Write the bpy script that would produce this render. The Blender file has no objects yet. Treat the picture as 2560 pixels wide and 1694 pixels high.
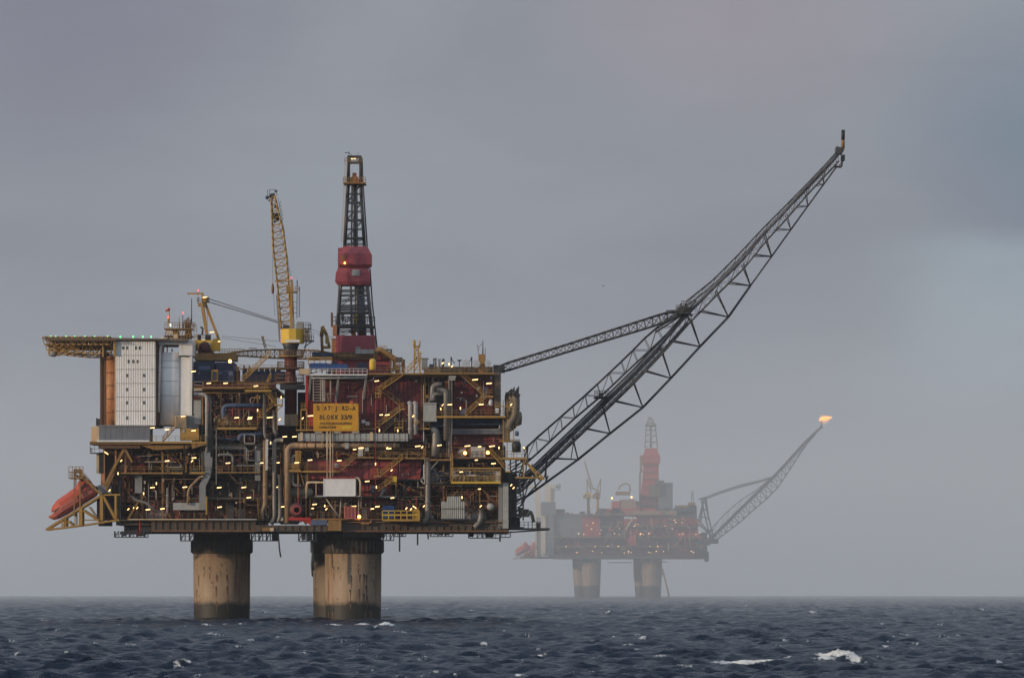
import bpy, math, random
import numpy as np
from mathutils import Vector
R = math.radians
sc = bpy.context.scene
# ---------------------------------------------------------------- camera
EYE, DIST, PXM, HOR = 8.4, 1000.0, 0.08, 1440.0      # eye height, metres to the near platform, metres per photo pixel there, eye level row
cd = bpy.data.cameras.new('camera'); cam = bpy.data.objects.new('camera', cd); sc.collection.objects.link(cam)
cam.location = (0, 0, EYE); cam.rotation_euler = (R(90), 0, 0)
cd.sensor_width = 36; cd.lens = 36/(2560*PXM/DIST); cd.shift_y = (HOR-847)/2560
cd.clip_start = 1; cd.clip_end = 20000
sc.camera = cam
# ---------------------------------------------------------------- light
SUN_DIR = Vector((-0.87, -0.46, 0.17)).normalized()    # towards the sun: low, left and a little behind the viewer
sun_el = math.asin(SUN_DIR.z); sun_az = math.atan2(SUN_DIR.x, SUN_DIR.y)
w = bpy.data.worlds.new('World'); sc.world = w; w.use_nodes = True
nt = w.node_tree; N = nt.nodes; L = nt.links; N.clear()
out = N.new('ShaderNodeOutputWorld'); bg = N.new('ShaderNodeBackground'); bg.inputs[1].default_value = 1.0
sky = N.new('ShaderNodeTexSky'); sky.sky_type = 'NISHITA'; sky.sun_disc = False
sky.sun_elevation = sun_el; sky.sun_rotation = sun_az; sky.air_density = 1.2; sky.dust_density = 2.0
ss = N.new('ShaderNodeVectorMath'); ss.operation = 'SCALE'; ss.inputs['Scale'].default_value = 0.05
L.new(sky.outputs[0], ss.inputs[0])
tc = N.new('ShaderNodeTexCoord')
mp = N.new('ShaderNodeMapping'); mp.inputs['Scale'].default_value = (7, 7, 15); mp.inputs['Location'].default_value = (.6, 0, 1.3)
L.new(tc.outputs['Generated'], mp.inputs[0])
nz = N.new('ShaderNodeTexNoise'); nz.inputs['Scale'].default_value = 1.0; nz.inputs['Detail'].default_value = 4; nz.inputs['Roughness'].default_value = .45
nz.inputs['Distortion'].default_value = .6
L.new(mp.outputs[0], nz.inputs['Vector'])
cr = N.new('ShaderNodeValToRGB')
cr.color_ramp.elements[0].position = .32; cr.color_ramp.elements[0].color = (.258, .274, .322, 1)
cr.color_ramp.elements[1].position = .70; cr.color_ramp.elements[1].color = (.315, .345, .388, 1)
e = cr.color_ramp.elements.new(.5); e.color = (.285, .305, .348, 1)
L.new(nz.outputs['Fac'], cr.inputs[0])
mx = N.new('ShaderNodeMix'); mx.data_type = 'RGBA'; mx.inputs['Factor'].default_value = .92
L.new(ss.outputs[0], mx.inputs['A']); L.new(cr.outputs[0], mx.inputs['B'])
# darker overhead cloud, broad brighter break low on the right
sx = N.new('ShaderNodeSeparateXYZ'); L.new(tc.outputs['Generated'], sx.inputs[0])
def wm(op, a, b, clamp=False):
    n = N.new('ShaderNodeMath'); n.operation = op; n.use_clamp = clamp
    for i, q in enumerate((a, b)):
        if isinstance(q, (int, float)): n.inputs[i].default_value = q
        else: L.new(q, n.inputs[i])
    return n.outputs[0]
up = wm('MULTIPLY', wm('SUBTRACT', sx.outputs['Z'], .055, True), 3.2, True)
mo = N.new('ShaderNodeMix'); mo.data_type = 'RGBA'; L.new(up, mo.inputs['Factor'])
L.new(mx.outputs['Result'], mo.inputs['A']); mo.inputs['B'].default_value = (.225, .232, .275, 1)
wob = wm('MULTIPLY', wm('SUBTRACT', nz.outputs['Fac'], .5), .05)
def blob(prev, x, z, rx, rz, col, amt):
    dx = wm('MULTIPLY', wm('ADD', wm('SUBTRACT', sx.outputs['X'], x), wob), 1/rx); dz = wm('MULTIPLY', wm('ADD', wm('SUBTRACT', sx.outputs['Z'], z), wm('MULTIPLY', wob, .5)), 1/rz)
    g = wm('SUBTRACT', 1.0, wm('ADD', wm('MULTIPLY', dx, dx), wm('MULTIPLY', dz, dz)), True)
    g = wm('MULTIPLY', wm('MULTIPLY', g, g), amt)
    q = N.new('ShaderNodeMix'); q.data_type = 'RGBA'; L.new(g, q.inputs['Factor']); L.new(prev, q.inputs['A']); q.inputs['B'].default_value = (*col, 1); return q.outputs['Result']
c_ = blob(mo.outputs['Result'], -.085, .115, .07, .06, (.205,.212,.262), .8)
c_ = blob(c_, .045, .112, .055, .03, (.30,.278,.315), .8)
c_ = blob(c_, -.03, .07, .08, .035, (.29,.315,.355), .6)
c_ = blob(c_, .108, .084, .045, .040, (.175,.222,.285), .8)
# a paler break of cloud on the right with a clear upper edge
e1 = N.new('ShaderNodeMapRange'); e1.interpolation_type = 'SMOOTHSTEP'; L.new(wm('ADD', sx.outputs['Z'], wm('MULTIPLY', wob, .3)), e1.inputs['Value']); e1.inputs['From Min'].default_value = .0625; e1.inputs['From Max'].default_value = .0695; e1.inputs['To Min'].default_value = 1; e1.inputs['To Max'].default_value = 0
e2 = N.new('ShaderNodeMapRange'); e2.interpolation_type = 'SMOOTHSTEP'; L.new(wm('ADD', sx.outputs['X'], wm('MULTIPLY', wob, .5)), e2.inputs['Value']); e2.inputs['From Min'].default_value = .060; e2.inputs['From Max'].default_value = .092
e3 = N.new('ShaderNodeMapRange'); e3.interpolation_type = 'SMOOTHSTEP'; L.new(sx.outputs['Z'], e3.inputs['Value']); e3.inputs['From Min'].default_value = .020; e3.inputs['From Max'].default_value = .056
mo2 = N.new('ShaderNodeMix'); mo2.data_type = 'RGBA'; L.new(wm('MULTIPLY', wm('MULTIPLY', e1.outputs[0], e2.outputs[0]), wm('MULTIPLY', e3.outputs[0], .52)), mo2.inputs['Factor'])
L.new(c_, mo2.inputs['A']); mo2.inputs['B'].default_value = (.335, .405, .455, 1)
hi = wm('MULTIPLY', wm('SUBTRACT', sx.outputs['Z'], .16, True), 3.0, True)
mo3 = N.new('ShaderNodeMix'); mo3.data_type = 'RGBA'; L.new(hi, mo3.inputs['Factor'])
L.new(mo2.outputs['Result'], mo3.inputs['A']); mo3.inputs['B'].default_value = (.46, .53, .61, 1)
mp2 = N.new('ShaderNodeMapping'); mp2.inputs['Scale'].default_value = (22, 22, 60); L.new(tc.outputs['Generated'], mp2.inputs[0])
nz2 = N.new('ShaderNodeTexNoise'); nz2.inputs['Scale'].default_value = 1.0; nz2.inputs['Detail'].default_value = 7; nz2.inputs['Roughness'].default_value = .6; nz2.inputs['Distortion'].default_value = .8; L.new(mp2.outputs[0], nz2.inputs['Vector'])
sv = N.new('ShaderNodeVectorMath'); sv.operation = 'SCALE'; L.new(mo3.outputs['Result'], sv.inputs[0]); L.new(wm('ADD', wm('MULTIPLY', nz2.outputs['Fac'], .16), .92), sv.inputs['Scale'])
L.new(sv.outputs[0], bg.inputs[0]); L.new(bg.outputs[0], out.inputs[0])
sd = bpy.data.lights.new('sun', 'SUN'); sd.energy = 2.3; sd.angle = R(1.5); sd.color = (1.0, .78, .54)
so = bpy.data.objects.new('sun', sd); sc.collection.objects.link(so); so.rotation_euler = SUN_DIR.to_track_quat('Z', 'Y').to_euler()
vs = sc.view_settings; vs.view_transform = 'Standard'; vs.look = 'None'; vs.gamma = 1; vs.use_curve_mapping = False; vs.exposure = 0.06
sc.cycles.use_denoising = True; sc.cycles.max_bounces = 6; sc.cycles.diffuse_bounces = 3; sc.cycles.glossy_bounces = 3
sc.cycles.volume_bounces = 2; sc.cycles.sample_clamp_indirect = 4; sc.cycles.sample_clamp_direct = 0

# ---------------------------------------------------------------- helpers
def P(px, py, d=0.0, dy=0.0):
    """photo pixel + metres behind the platform front -> a point; dy moves it back without rescaling"""
    k = PXM*(DIST+d)/DIST
    return Vector(((px-1280)*k, DIST+d+dy, EYE+(HOR-py)*k))
def link(o): sc.collection.objects.link(o); return o
def wloc(o):
    v = Vector((0, 0, 0))
    while o is not None: v += o.location; o = o.parent
    return v
NOSPLIT = {'railing','safety_net','corrugation','wall_rib','cladding_seam','shaft_opening','rust_run','pipework','hoist_rope','pendant_rope','girder_web_stiffener','steel_frame','wall','under_deck_beam','wall_seam','tower_band','louvre_wall'}
class MB:
    def __init__(s): s.v = []; s.f = []; s.sm = []
    def poly(s, pts, faces, smooth=False):
        n = len(s.v); s.v += [tuple(p) for p in pts]
        for f in faces: s.f.append([n+i for i in f]); s.sm.append(smooth)
    def box(s, x0, x1, y0, y1, z0, z1):
        s.poly([(x0,y0,z0),(x1,y0,z0),(x1,y1,z0),(x0,y1,z0),(x0,y0,z1),(x1,y0,z1),(x1,y1,z1),(x0,y1,z1)],
               [(0,3,2,1),(4,5,6,7),(0,1,5,4),(1,2,6,5),(2,3,7,6),(3,0,4,7)]); return s
    def bx(s, x0, y0, x1, y1, d, t):
        a = P(min(x0,x1), max(y0,y1), d); b = P(max(x0,x1), min(y0,y1), d)
        return s.box(a.x, b.x, a.y, a.y+t, a.z, b.z)
    def bar(s, a, b, r, n=6, r2=None):
        a = Vector(a); b = Vector(b); r2 = r if r2 is None else r2
        z = b-a
        if z.length < 1e-6: return s
        z.normalize(); u = z.cross(Vector((0,0,1)) if abs(z.z) < .99 else Vector((1,0,0))).normalized(); w_ = z.cross(u)
        ring = [(u*math.cos(t)+w_*math.sin(t)) for t in [2*math.pi*(i+.5)/n for i in range(n)]]
        k = n
        s.poly([a+q*r for q in ring]+[b+q*r2 for q in ring], [(i,(i+1)%n,(i+1)%n+n,i+n) for i in range(n)], n > 4)
        m = len(s.v)-2*n
        s.f.append([m+i for i in range(n)][::-1]); s.sm.append(False)
        s.f.append([m+n+i for i in range(n)]); s.sm.append(False)
        return s
    def tube(s, pts, r, n=8, bend=0.0):
        pts = [Vector(p) for p in pts]
        if bend > 0 and len(pts) > 2:
            q = [pts[0]]
            for i in range(1, len(pts)-1):
                a, b, c = pts[i-1], pts[i], pts[i+1]
                e = min(bend, (a-b).length*.45, (c-b).length*.45)
                p0 = b+(a-b).normalized()*e; p2 = b+(c-b).normalized()*e
                for t in (0, .25, .5, .75, 1): q.append(p0*(1-t)**2+b*2*t*(1-t)+p2*t*t)
            q.append(pts[-1]); pts = q
        rs = []; up = None
        for i, p in enumerate(pts):
            t = (pts[min(i+1, len(pts)-1)]-pts[max(i-1, 0)]).normalized()
            if up is None: up = t.cross(Vector((0,1,0)) if abs(t.y) < .9 else Vector((0,0,1))).normalized()
            up = (up-t*up.dot(t)).normalized(); v = t.cross(up)
            rs.append([p+(up*math.cos(2*math.pi*k/n)+v*math.sin(2*math.pi*k/n))*r for k in range(n)])
        m = len(s.v)
        for q in rs: s.v += [tuple(p) for p in q]
        for i in range(len(rs)-1):
            for k in range(n):
                s.f.append([m+i*n+k, m+i*n+(k+1)%n, m+(i+1)*n+(k+1)%n, m+(i+1)*n+k]); s.sm.append(True)
        s.f.append([m+k for k in range(n)]); s.sm.append(False)
        s.f.append([m+(len(rs)-1)*n+k for k in range(n)]); s.sm.append(False)
        return s
    def lathe(s, c, prof, n=24, axis='z'):
        """prof: (radius, offset along the axis)"""
        m = len(s.v); c = Vector(c)
        for r, h in prof:
            for k in range(n):
                a = 2*math.pi*(k+.5)/n; x, y = r*math.cos(a), r*math.sin(a)
                s.v.append(tuple(c+(Vector((x,y,h)) if axis == 'z' else Vector((x,h,y)) if axis == 'y' else Vector((h,x,y)))))
        for i in range(len(prof)-1):
            for k in range(n):
                s.f.append([m+i*n+k, m+i*n+(k+1)%n, m+(i+1)*n+(k+1)%n, m+(i+1)*n+k]); s.sm.append(True)
        s.f.append([m+k for k in range(n)][::-1]); s.sm.append(False)
        s.f.append([m+(len(prof)-1)*n+k for k in range(n)]); s.sm.append(False)
        return s
    def prism(s, poly, d, t):
        """outline in photo pixels at depth d, t metres thick"""
        f = [P(x, y, d) for x, y in poly]; n = len(f)
        s.poly(f+[p+Vector((0,t,0)) for p in f], [list(range(n)), list(range(n, 2*n))[::-1]]+[(i,i+n,(i+1)%n+n,(i+1)%n) for i in range(n)]); return s
    def pieces(s):
        """vertex groups of the pieces that stand clear of each other"""
        n = len(s.v); par = list(range(n))
        def find(i):
            while par[i] != i: par[i] = par[par[i]]; i = par[i]
            return i
        for f in s.f:
            a = find(f[0])
            for j in f[1:]:
                b = find(j)
                if a != b: par[b] = a
        comp = {}
        for i in range(n): comp.setdefault(find(i), []).append(i)
        ks = list(comp); v = np.array(s.v); lo = np.array([v[comp[k]].min(0) for k in ks])-.1; hi = np.array([v[comp[k]].max(0) for k in ks])+.1
        m = len(ks)
        if m > 700: return None
        grp = list(range(m))
        def fg(i):
            while grp[i] != i: grp[i] = grp[grp[i]]; i = grp[i]
            return i
        for i in range(m):
            t = np.nonzero(((lo[i] <= hi[i+1:]).all(1)) & ((hi[i] >= lo[i+1:]).all(1)))[0]+i+1
            for j in t: grp[fg(int(j))] = fg(i)
        out_ = {}
        for i in range(m): out_.setdefault(fg(i), []).extend(comp[ks[i]])
        return list(out_.values())
    def build(s, name, mat, parent=None, label=None, kind=None, bevel=0):
        if parent is not None and name not in NOSPLIT and len(s.v) < 6000:
            gs = s.pieces()
            if gs and 1 < len(gs) <= 14:
                gs.sort(key=len, reverse=True); res = None; own = {}
                for gi, g_ in enumerate(gs):
                    for i in g_: own[i] = gi
                for gi, g_ in enumerate(gs):
                    q = MB(); mp_ = {i: k for k, i in enumerate(g_)}; q.v = [s.v[i] for i in g_]
                    for f, sm in zip(s.f, s.sm):
                        if own[f[0]] == gi: q.f.append([mp_[i] for i in f]); q.sm.append(sm)
                    o = q._build(name, mat, parent, label, kind); res = res or o
                return res
        return s._build(name, mat, parent, label, kind)
    def _build(s, name, mat, parent=None, label=None, kind=None, bevel=0):
        me = bpy.data.meshes.new(name)
        o = wloc(parent) if parent is not None else Vector((0,0,0))
        if parent is None and s.v:
            a = np.array(s.v); o = Vector(((a[:,0].min()+a[:,0].max())/2, (a[:,1].min()+a[:,1].max())/2, a[:,2].min()))
        me.from_pydata([(x-o.x, y-o.y, z-o.z) for x, y, z in s.v], [], s.f)
        me.polygons.foreach_set('use_smooth', s.sm)
        me.materials.append(mat)
        ob = link(bpy.data.objects.new(name, me))
        if parent is not None: ob.parent = parent
        else: ob.location = o
        if label: ob['label'] = label
        if kind: ob['kind'] = kind
        return ob
def thing(name, label, cat, at, group=None):
    o = bpy.data.objects.new(name, None); link(o); o.location = at; o.empty_display_size = .5
    o['label'] = label; o['category'] = cat
    if group: o['group'] = group
    return o
def tag(o, label, cat, group=None):
    o['label'] = label; o['category'] = cat
    if group: o['group'] = group
    return o
def dup(o, parent=None):
    c = o.copy(); sc.collection.objects.link(c); c.parent = parent
    for ch in [x for x in kids.get(o.name, [])]: dup(ch, c)
    return c
kids = {}
def index_kids(o):
    kids[o.name] = [c for c in bpy.data.objects if c.parent == o]
    for c in kids[o.name]: index_kids(c)

# ---------------------------------------------------------------- materials
def srgb(r, g, b): return tuple(((c/255)/12.92 if c/255 <= .04045 else ((c/255+.055)/1.055)**2.4) for c in (r, g, b))
def paint(name, col, rough=.6, rust=.25, grime=.5, corr=0, metal=0.0, rustcol=(.10,.032,.012), scale=1.0, seams=0):
    m = bpy.data.materials.new(name); m.use_nodes = True; t = m.node_tree; n = t.nodes; l = t.links
    b = n['Principled BSDF']; b.inputs['Roughness'].default_value = rough; b.inputs['Metallic'].default_value = metal
    g = n.new('ShaderNodeNewGeometry')
    def noise(sc3, scale, detail, dist=0):
        mpn = n.new('ShaderNodeMapping'); mpn.inputs['Scale'].default_value = sc3; l.new(g.outputs['Position'], mpn.inputs[0])
        q = n.new('ShaderNodeTexNoise'); q.inputs['Scale'].default_value = scale; q.inputs['Detail'].default_value = detail
        q.inputs['Roughness'].default_value = .65; q.inputs['Distortion'].default_value = dist
        l.new(mpn.outputs[0], q.inputs['Vector']); return q.outputs['Fac']
    def ramp(x, a, c, v0=0, v1=1):
        q = n.new('ShaderNodeMapRange'); q.inputs['From Min'].default_value = a; q.inputs['From Max'].default_value = c
        q.inputs['To Min'].default_value = v0; q.inputs['To Max'].default_value = v1; l.new(x, q.inputs['Value']); return q.outputs[0]
    def mix(f, a, c):
        q = n.new('ShaderNodeMix'); q.data_type = 'RGBA'; l.new(f, q.inputs['Factor'])
        for s_, v in (('A', a), ('B', c)):
            if isinstance(v, tuple): q.inputs[s_].default_value = (*v, 1)
            else: l.new(v, q.inputs[s_])
        return q.outputs['Result']
    patch = ramp(noise((1,1,1), .35*scale, 5), .3, .75, 0, grime)
    c = mix(patch, col, tuple(x*.45 for x in col))
    fade = ramp(noise((1,1,.4), 1.3*scale, 4), .35, .8, 0, .5)
    c = mix(fade, c, tuple(min(1, x*1.35+.015) for x in col))
    streak = ramp(noise((1.4,1.4,.10), 1.2*scale, 6, .3), .60-.12*rust, .74-.06*rust, 0, min(1, rust*2.2))
    c = mix(streak, c, rustcol)
    spot = ramp(noise((1,1,.7), 1.7*scale, 5), .69-.1*rust, .76-.08*rust, 0, min(1, rust*3))
    c = mix(spot, c, tuple(x*.8 for x in rustcol))
    l.new(c, b.inputs['Base Color'])
    bp = n.new('ShaderNodeBump'); bp.inputs['Strength'].default_value = .5; bp.inputs['Distance'].default_value = .05
    l.new(noise((1,1,1), 2.2, 4), bp.inputs['Height']); l.new(bp.outputs[0], b.inputs['Normal'])
    if corr:
        wv = n.new('ShaderNodeTexWave'); wv.inputs['Scale'].default_value = corr; wv.inputs['Distortion'].default_value = 0
        l.new(g.outputs['Position'], wv.inputs['Vector'])
        b2 = n.new('ShaderNodeBump'); b2.inputs['Strength'].default_value = 1; b2.inputs['Distance'].default_value = .06
        l.new(wv.outputs['Fac'], b2.inputs['Height']); l.new(bp.outputs[0], b2.inputs['Normal']); l.new(b2.outputs[0], b.inputs['Normal'])
    return m
def glow(name, col, s):
    m = bpy.data.materials.new(name); m.use_nodes = True; b = m.node_tree.nodes['Principled BSDF']
    b.inputs['Base Color'].default_value = (*[c*.5 for c in col], 1); b.inputs['Emission Color'].default_value = (*col, 1); b.inputs['Emission Strength'].default_value = s
    return m
M = dict(
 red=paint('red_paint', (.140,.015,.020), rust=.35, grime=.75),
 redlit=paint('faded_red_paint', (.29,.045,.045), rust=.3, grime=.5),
 redbright=paint('bright_red_paint', (.42,.02,.012), rust=.15, grime=.4),
 rederrick=paint('derrick_red_paint', (.30,.055,.075), rust=.12, grime=.3),
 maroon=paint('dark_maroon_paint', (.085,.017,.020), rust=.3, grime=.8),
 yellow=paint('yellow_paint', (.39,.225,.045), rust=.25, grime=.4),
 ybright=paint('clean_yellow_paint', (.62,.40,.035), rust=.08, grime=.25),
 yold=paint('weathered_yellow_paint', (.30,.165,.045), rust=.5, grime=.7),
 sign=paint('sign_yellow_paint', (.60,.29,.012), rust=.14, grime=.35, rustcol=(.25,.10,.02)),
 white=paint('white_paint', (.72,.72,.72), rust=.12, grime=.15),
 whitec=paint('white_corrugated_sheet', (.76,.75,.74), rust=.10, grime=.12, corr=.9),
 cream=paint('cream_paint', (.55,.42,.27), rust=.3, grime=.3),
 grey=paint('grey_paint', (.22,.23,.235), rust=.15, grime=.45),
 greyc=paint('grey_corrugated_sheet', (.155,.165,.19), rust=.03, grime=.15),
 lgrey=paint('light_grey_paint', (.36,.37,.36), rust=.2, grime=.4),
 pipe=paint('pipe_grey_cladding', (.21,.195,.18), rust=.25, grime=.5, metal=.2, rough=.5),
 pipew=paint('pipe_white_cladding', (.40,.38,.36), rust=.3, grime=.4, rough=.5),
 pipet=paint('pipe_tan_cladding', (.33,.22,.13), rust=.5, grime=.5),
 steel=paint('dark_steel', (.040,.042,.048), rust=.25, grime=.5, rough=.5),
 boom=paint('boom_steel', (.060,.060,.064), rust=.35, grime=.4, rough=.5, rustcol=(.07,.04,.025)),
 boompipe=paint('flare_pipe_steel', (.15,.165,.20), rust=.3, grime=.5, rough=.45, metal=.3),
 black=paint('soot_black', (.012,.012,.014), rust=.05, grime=.3),
 girder=paint('hull_girder_paint', (.085,.068,.048), rust=.5, grime=.8),
 brown=paint('rusty_brown_steel', (.15,.075,.035), rust=.6, grime=.6),
 orangest=paint('rust_orange_tower', (.44,.20,.085), rust=.75, grime=.3, rustcol=(.26,.06,.015)),
 exh=paint('scorched_exhaust_steel', (.16,.125,.085), rust=.5, grime=.6),
 blue=paint('blue_paint', (.018,.07,.24), rust=.12, grime=.4),
 bluep=paint('slate_blue_pipe_paint', (.075,.11,.20), rust=.12, grime=.4),
 navy=paint('navy_paint', (.012,.025,.07), rust=.1, grime=.5),
 orangehull=paint('lifeboat_faded_hull', (.50,.15,.12), rust=.1, grime=.35, rough=.5),
 orange=paint('lifeboat_orange', (.46,.075,.04), rust=.12, grime=.25, rough=.45),
 pink=paint('faded_pink_sheet', (.55,.17,.13), rust=.1, grime=.2, corr=1.3),
 dark=paint('dark_interior', (.020,.017,.018), rust=.2, grime=.5),
 dish=paint('dish_blue_grey', (.42,.47,.55), rust=.1, grime=.2),
 cage=paint('light_steel', (.42,.38,.33), rust=.3, grime=.3),
 glass=paint('dark_window_glass', (.07,.08,.07), rough=.15, rust=0, grime=.2),
 letter=paint('black_lettering', (.02,.015,.01), rust=0, grime=.2),
 letterf=paint('worn_lettering', (.46,.225,.015), rust=0, grime=.5),
 letterh=paint('half_worn_lettering', (.12,.06,.012), rust=0, grime=.5),
 signpatch=paint('sign_lemon_patch', (.62,.42,.02), rust=0, grime=.2),
 farred=paint('far_red_wall', (.46,.065,.05), rust=.25, grime=.6),
 bwhite=paint('bright_white_paint', (.84,.85,.86), rust=.16, grime=.08),
 flag=paint('red_cloth', (.45,.05,.02), rust=0, grime=.2),
)
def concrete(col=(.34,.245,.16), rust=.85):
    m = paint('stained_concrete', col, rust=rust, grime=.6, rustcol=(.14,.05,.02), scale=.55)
    t = m.node_tree; n = t.nodes; l = t.links; b = n['Principled BSDF']; src = b.inputs['Base Color'].links[0].from_socket
    g = n.new('ShaderNodeNewGeometry'); s = n.new('ShaderNodeSeparateXYZ'); l.new(g.outputs['Position'], s.inputs[0])
    q = n.new('ShaderNodeTexNoise'); q.inputs['Scale'].default_value = .25; q.inputs['Detail'].default_value = 4; l.new(g.outputs['Position'], q.inputs['Vector'])
    a = n.new('ShaderNodeMath'); a.operation = 'MULTIPLY_ADD'; l.new(q.outputs['Fac'], a.inputs[0]); a.inputs[1].default_value = -3.0; l.new(s.outputs['Z'], a.inputs[2])
    r = n.new('ShaderNodeMapRange'); l.new(a.outputs[0], r.inputs['Value']); r.inputs['From Min'].default_value = 1.0; r.inputs['From Max'].default_value = 2.0
    r.inputs['To Min'].default_value = 1; r.inputs['To Max'].default_value = 0
    x = n.new('ShaderNodeMix'); x.data_type = 'RGBA'; l.new(r.outputs[0], x.inputs['Factor']); l.new(src, x.inputs['A']); x.inputs['B'].default_value = (.018,.016,.011,1)
    l.new(x.outputs['Result'], b.inputs['Base Color']); return m
M['conc'] = concrete(); M['concshade'] = concrete((.20,.15,.10), .6)  # darker copy puts the rear shaft's shade into its concrete colour
LAMPF = glow('far_lit_lamp', (1.0,.60,.25), 3.0); LAMP = glow('lit_lamp_tube', (1.0,.60,.235), 3.3); LAMPO = glow('lit_sodium_lamp', (1.0,.42,.06), 14.0)
GREEN = glow('green_deck_light', (.08,1.0,.2), 3.0); REDL = glow('red_beacon', (1,.08,.06), 3.0); WHITEL = glow('white_lamp', (.75,1,.8), 6.0)

# ---------------------------------------------------------------- composite shapes
def rail(mb, x0, x1, y, d, h=14, step=15, r=.05, dy=0):
    a0, a1 = P(x0, y, d, dy), P(x1, y, d, dy); H = h*PXM
    for q in (1, .55): mb.bar(a0+Vector((0,0,H*q)), a1+Vector((0,0,H*q)), r, 4)
    n = max(1, int(abs(x1-x0)/step))
    for i in range(n+1):
        p = a0.lerp(a1, i/n); mb.bar(p, p+Vector((0,0,H)), r, 4)
def railp(mb, a, b, H=1.1, step=1.5, r=.05):
    a = Vector(a); b = Vector(b)
    for q in (1, .55): mb.bar(a+Vector((0,0,H*q)), b+Vector((0,0,H*q)), r, 4)
    n = max(1, int((b-a).length/step))
    for i in range(n+1):
        p = a.lerp(b, i/n); mb.bar(p, p+Vector((0,0,H)), r, 4)
def stair(parent, x0, y0, x1, y1, d, mat='yellow', w=1.0, label=None):
    a, b = P(x0, y0, d), P(x1, y1, d); m = MB(); W = Vector((0, w, 0))
    for o in (Vector((0,0,0)), W):
        m.bar(a+o, b+o, .14, 4)
        for q in (1.05, .6): m.bar(a+o+Vector((0,0,q)), b+o+Vector((0,0,q)), .055, 4)
        n = max(2, int((b-a).length/1.3))
        for i in range(n+1):
            p = a.lerp(b, i/n)+o; m.bar(p, p+Vector((0,0,1.05)), .05, 4)
    n = max(3, int(abs(b.z-a.z)/.28))
    for i in range(n):
        p = a.lerp(b, (i+.5)/n); m.box(p.x-.14, p.x+.14, p.y+.02, p.y+w-.02, p.z-.03, p.z+.03)
    return m.build('stairway', M[mat], parent, label)
def walkway(parent, x0, x1, y, d, depth=3.0, th=5, mat='yellow', h=14, step=15, ends=True, railmat=None):
    m = MB(); m.bx(x0, y, x1, y+th, d, depth)
    o = m.build('walkway', M[mat], parent)
    r = MB(); rail(r, x0, x1, y, d+.06, h, step)
    if ends:
        for x in (x0, x1): a = P(x, y, d); railp(r, a+Vector((0,.06,0)), a+Vector((0,depth,0)), h*PXM)
    r.build('railing', M[railmat or mat], o)
    return o
def lamp(parent, x, y, d=.5, a=0, w=11, mat=None, hue=None):
    """a strip light in its housing; a = 0 lies level, 1 stands up, 0.5 tilts"""
    m = MB(); c = P(x, y, d); L_ = w*PXM/2
    ang = a*math.pi/2+(.10 if a == 0 else 0); u = Vector((math.cos(ang), 0, math.sin(ang)))
    hs = MB(); q = Vector((0,.12,.14*(1 if abs(a) < .3 else .3))); hs.bar(c-u*(L_+.08)+q, c+u*(L_+.08)+q, .12, 4)
    o = hs.build('lamp', M['steel'], parent)
    m.bar(c-u*L_, c+u*L_, .088, 6); m.build('tube', mat or LAMP, o)
    return o
def lamps(parent, lst, d=.5):
    for t in lst:
        x, y, a = t[:3]
        if a == 'o':
            m = MB(); c = P(x, y, d); m.lathe(c, [(.05,-.3),(.28,-.2),(.34,0),(.25,.22),(.05,.3)], 10)
            h = MB(); h.bx(x-3, y-6, x+3, y-4, d, .5); hh = h.build('lamp', M['cage'], parent); m.build('bulb', LAMPO, hh)
        else: lamp(parent, x, y, t[3] if len(t) > 3 else d, a, 6 if a in (1, -.5, .5) else (t[4] if len(t) > 4 else 11))
def pipe(parent, pts, r=.3, mat='pipe', d=2.0, bend=1.0, name='pipe', n=10):
    m = MB(); m.tube([P(p[0], p[1], p[2] if len(p) > 2 else d) for p in pts], r, n, bend)
    # flanges along the longest run
    q = [P(p[0], p[1], p[2] if len(p) > 2 else d) for p in pts]
    i = max(range(len(q)-1), key=lambda k: (q[k+1]-q[k]).length); a, b = q[i], q[i+1]; u = (b-a).normalized()
    if (b-a).length > 4:
        for t in (.3, .7): c = a.lerp(b, t); m.bar(c-u*.08, c+u*.08, r*1.3, n)
    return m.build(name, M[mat], parent)
def truss(mb, A, B, r=.12, rb=.07, n=10, crossbars=True):
    """A, B: lists of chord points of equal length, zigzag between them"""
    for C in (A, B):
        for i in range(len(C)-1): mb.bar(C[i], C[i+1], r, 6)
def lerpchain(pts, n):
    """n+1 points evenly along a polyline"""
    pts = [Vector(p) for p in pts]; ls = [0]
    for i in range(len(pts)-1): ls.append(ls[-1]+(pts[i+1]-pts[i]).length)
    o = []
    for k in range(n+1):
        s = ls[-1]*k/n; i = max(j for j in range(len(ls)) if ls[j] <= s+1e-9); i = min(i, len(pts)-2)
        o.append(pts[i].lerp(pts[i+1], (s-ls[i])/max(1e-9, ls[i+1]-ls[i])))
    return o
def boxtruss(mb, chords, n, r=.12, rb=.07, faces=None, cross=True, zz=0):
    """chords: 3 or 4 polylines; bracing between neighbours"""
    C = [lerpchain(c, n) for c in chords]; k = len(C)
    for c in C:
        for i in range(n): mb.bar(c[i], c[i+1], r, 6)
    for j in range(k):
        a, b = C[j], C[(j+1)%k]
        if k == 2 and j == 1: break
        for i in range(n+1):
            if cross: mb.bar(a[i], b[i], rb, 4)
            if i < n:
                if (i+zz) % 2: mb.bar(a[i], b[i+1], rb, 4)
                else: mb.bar(b[i], a[i+1], rb, 4)
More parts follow.
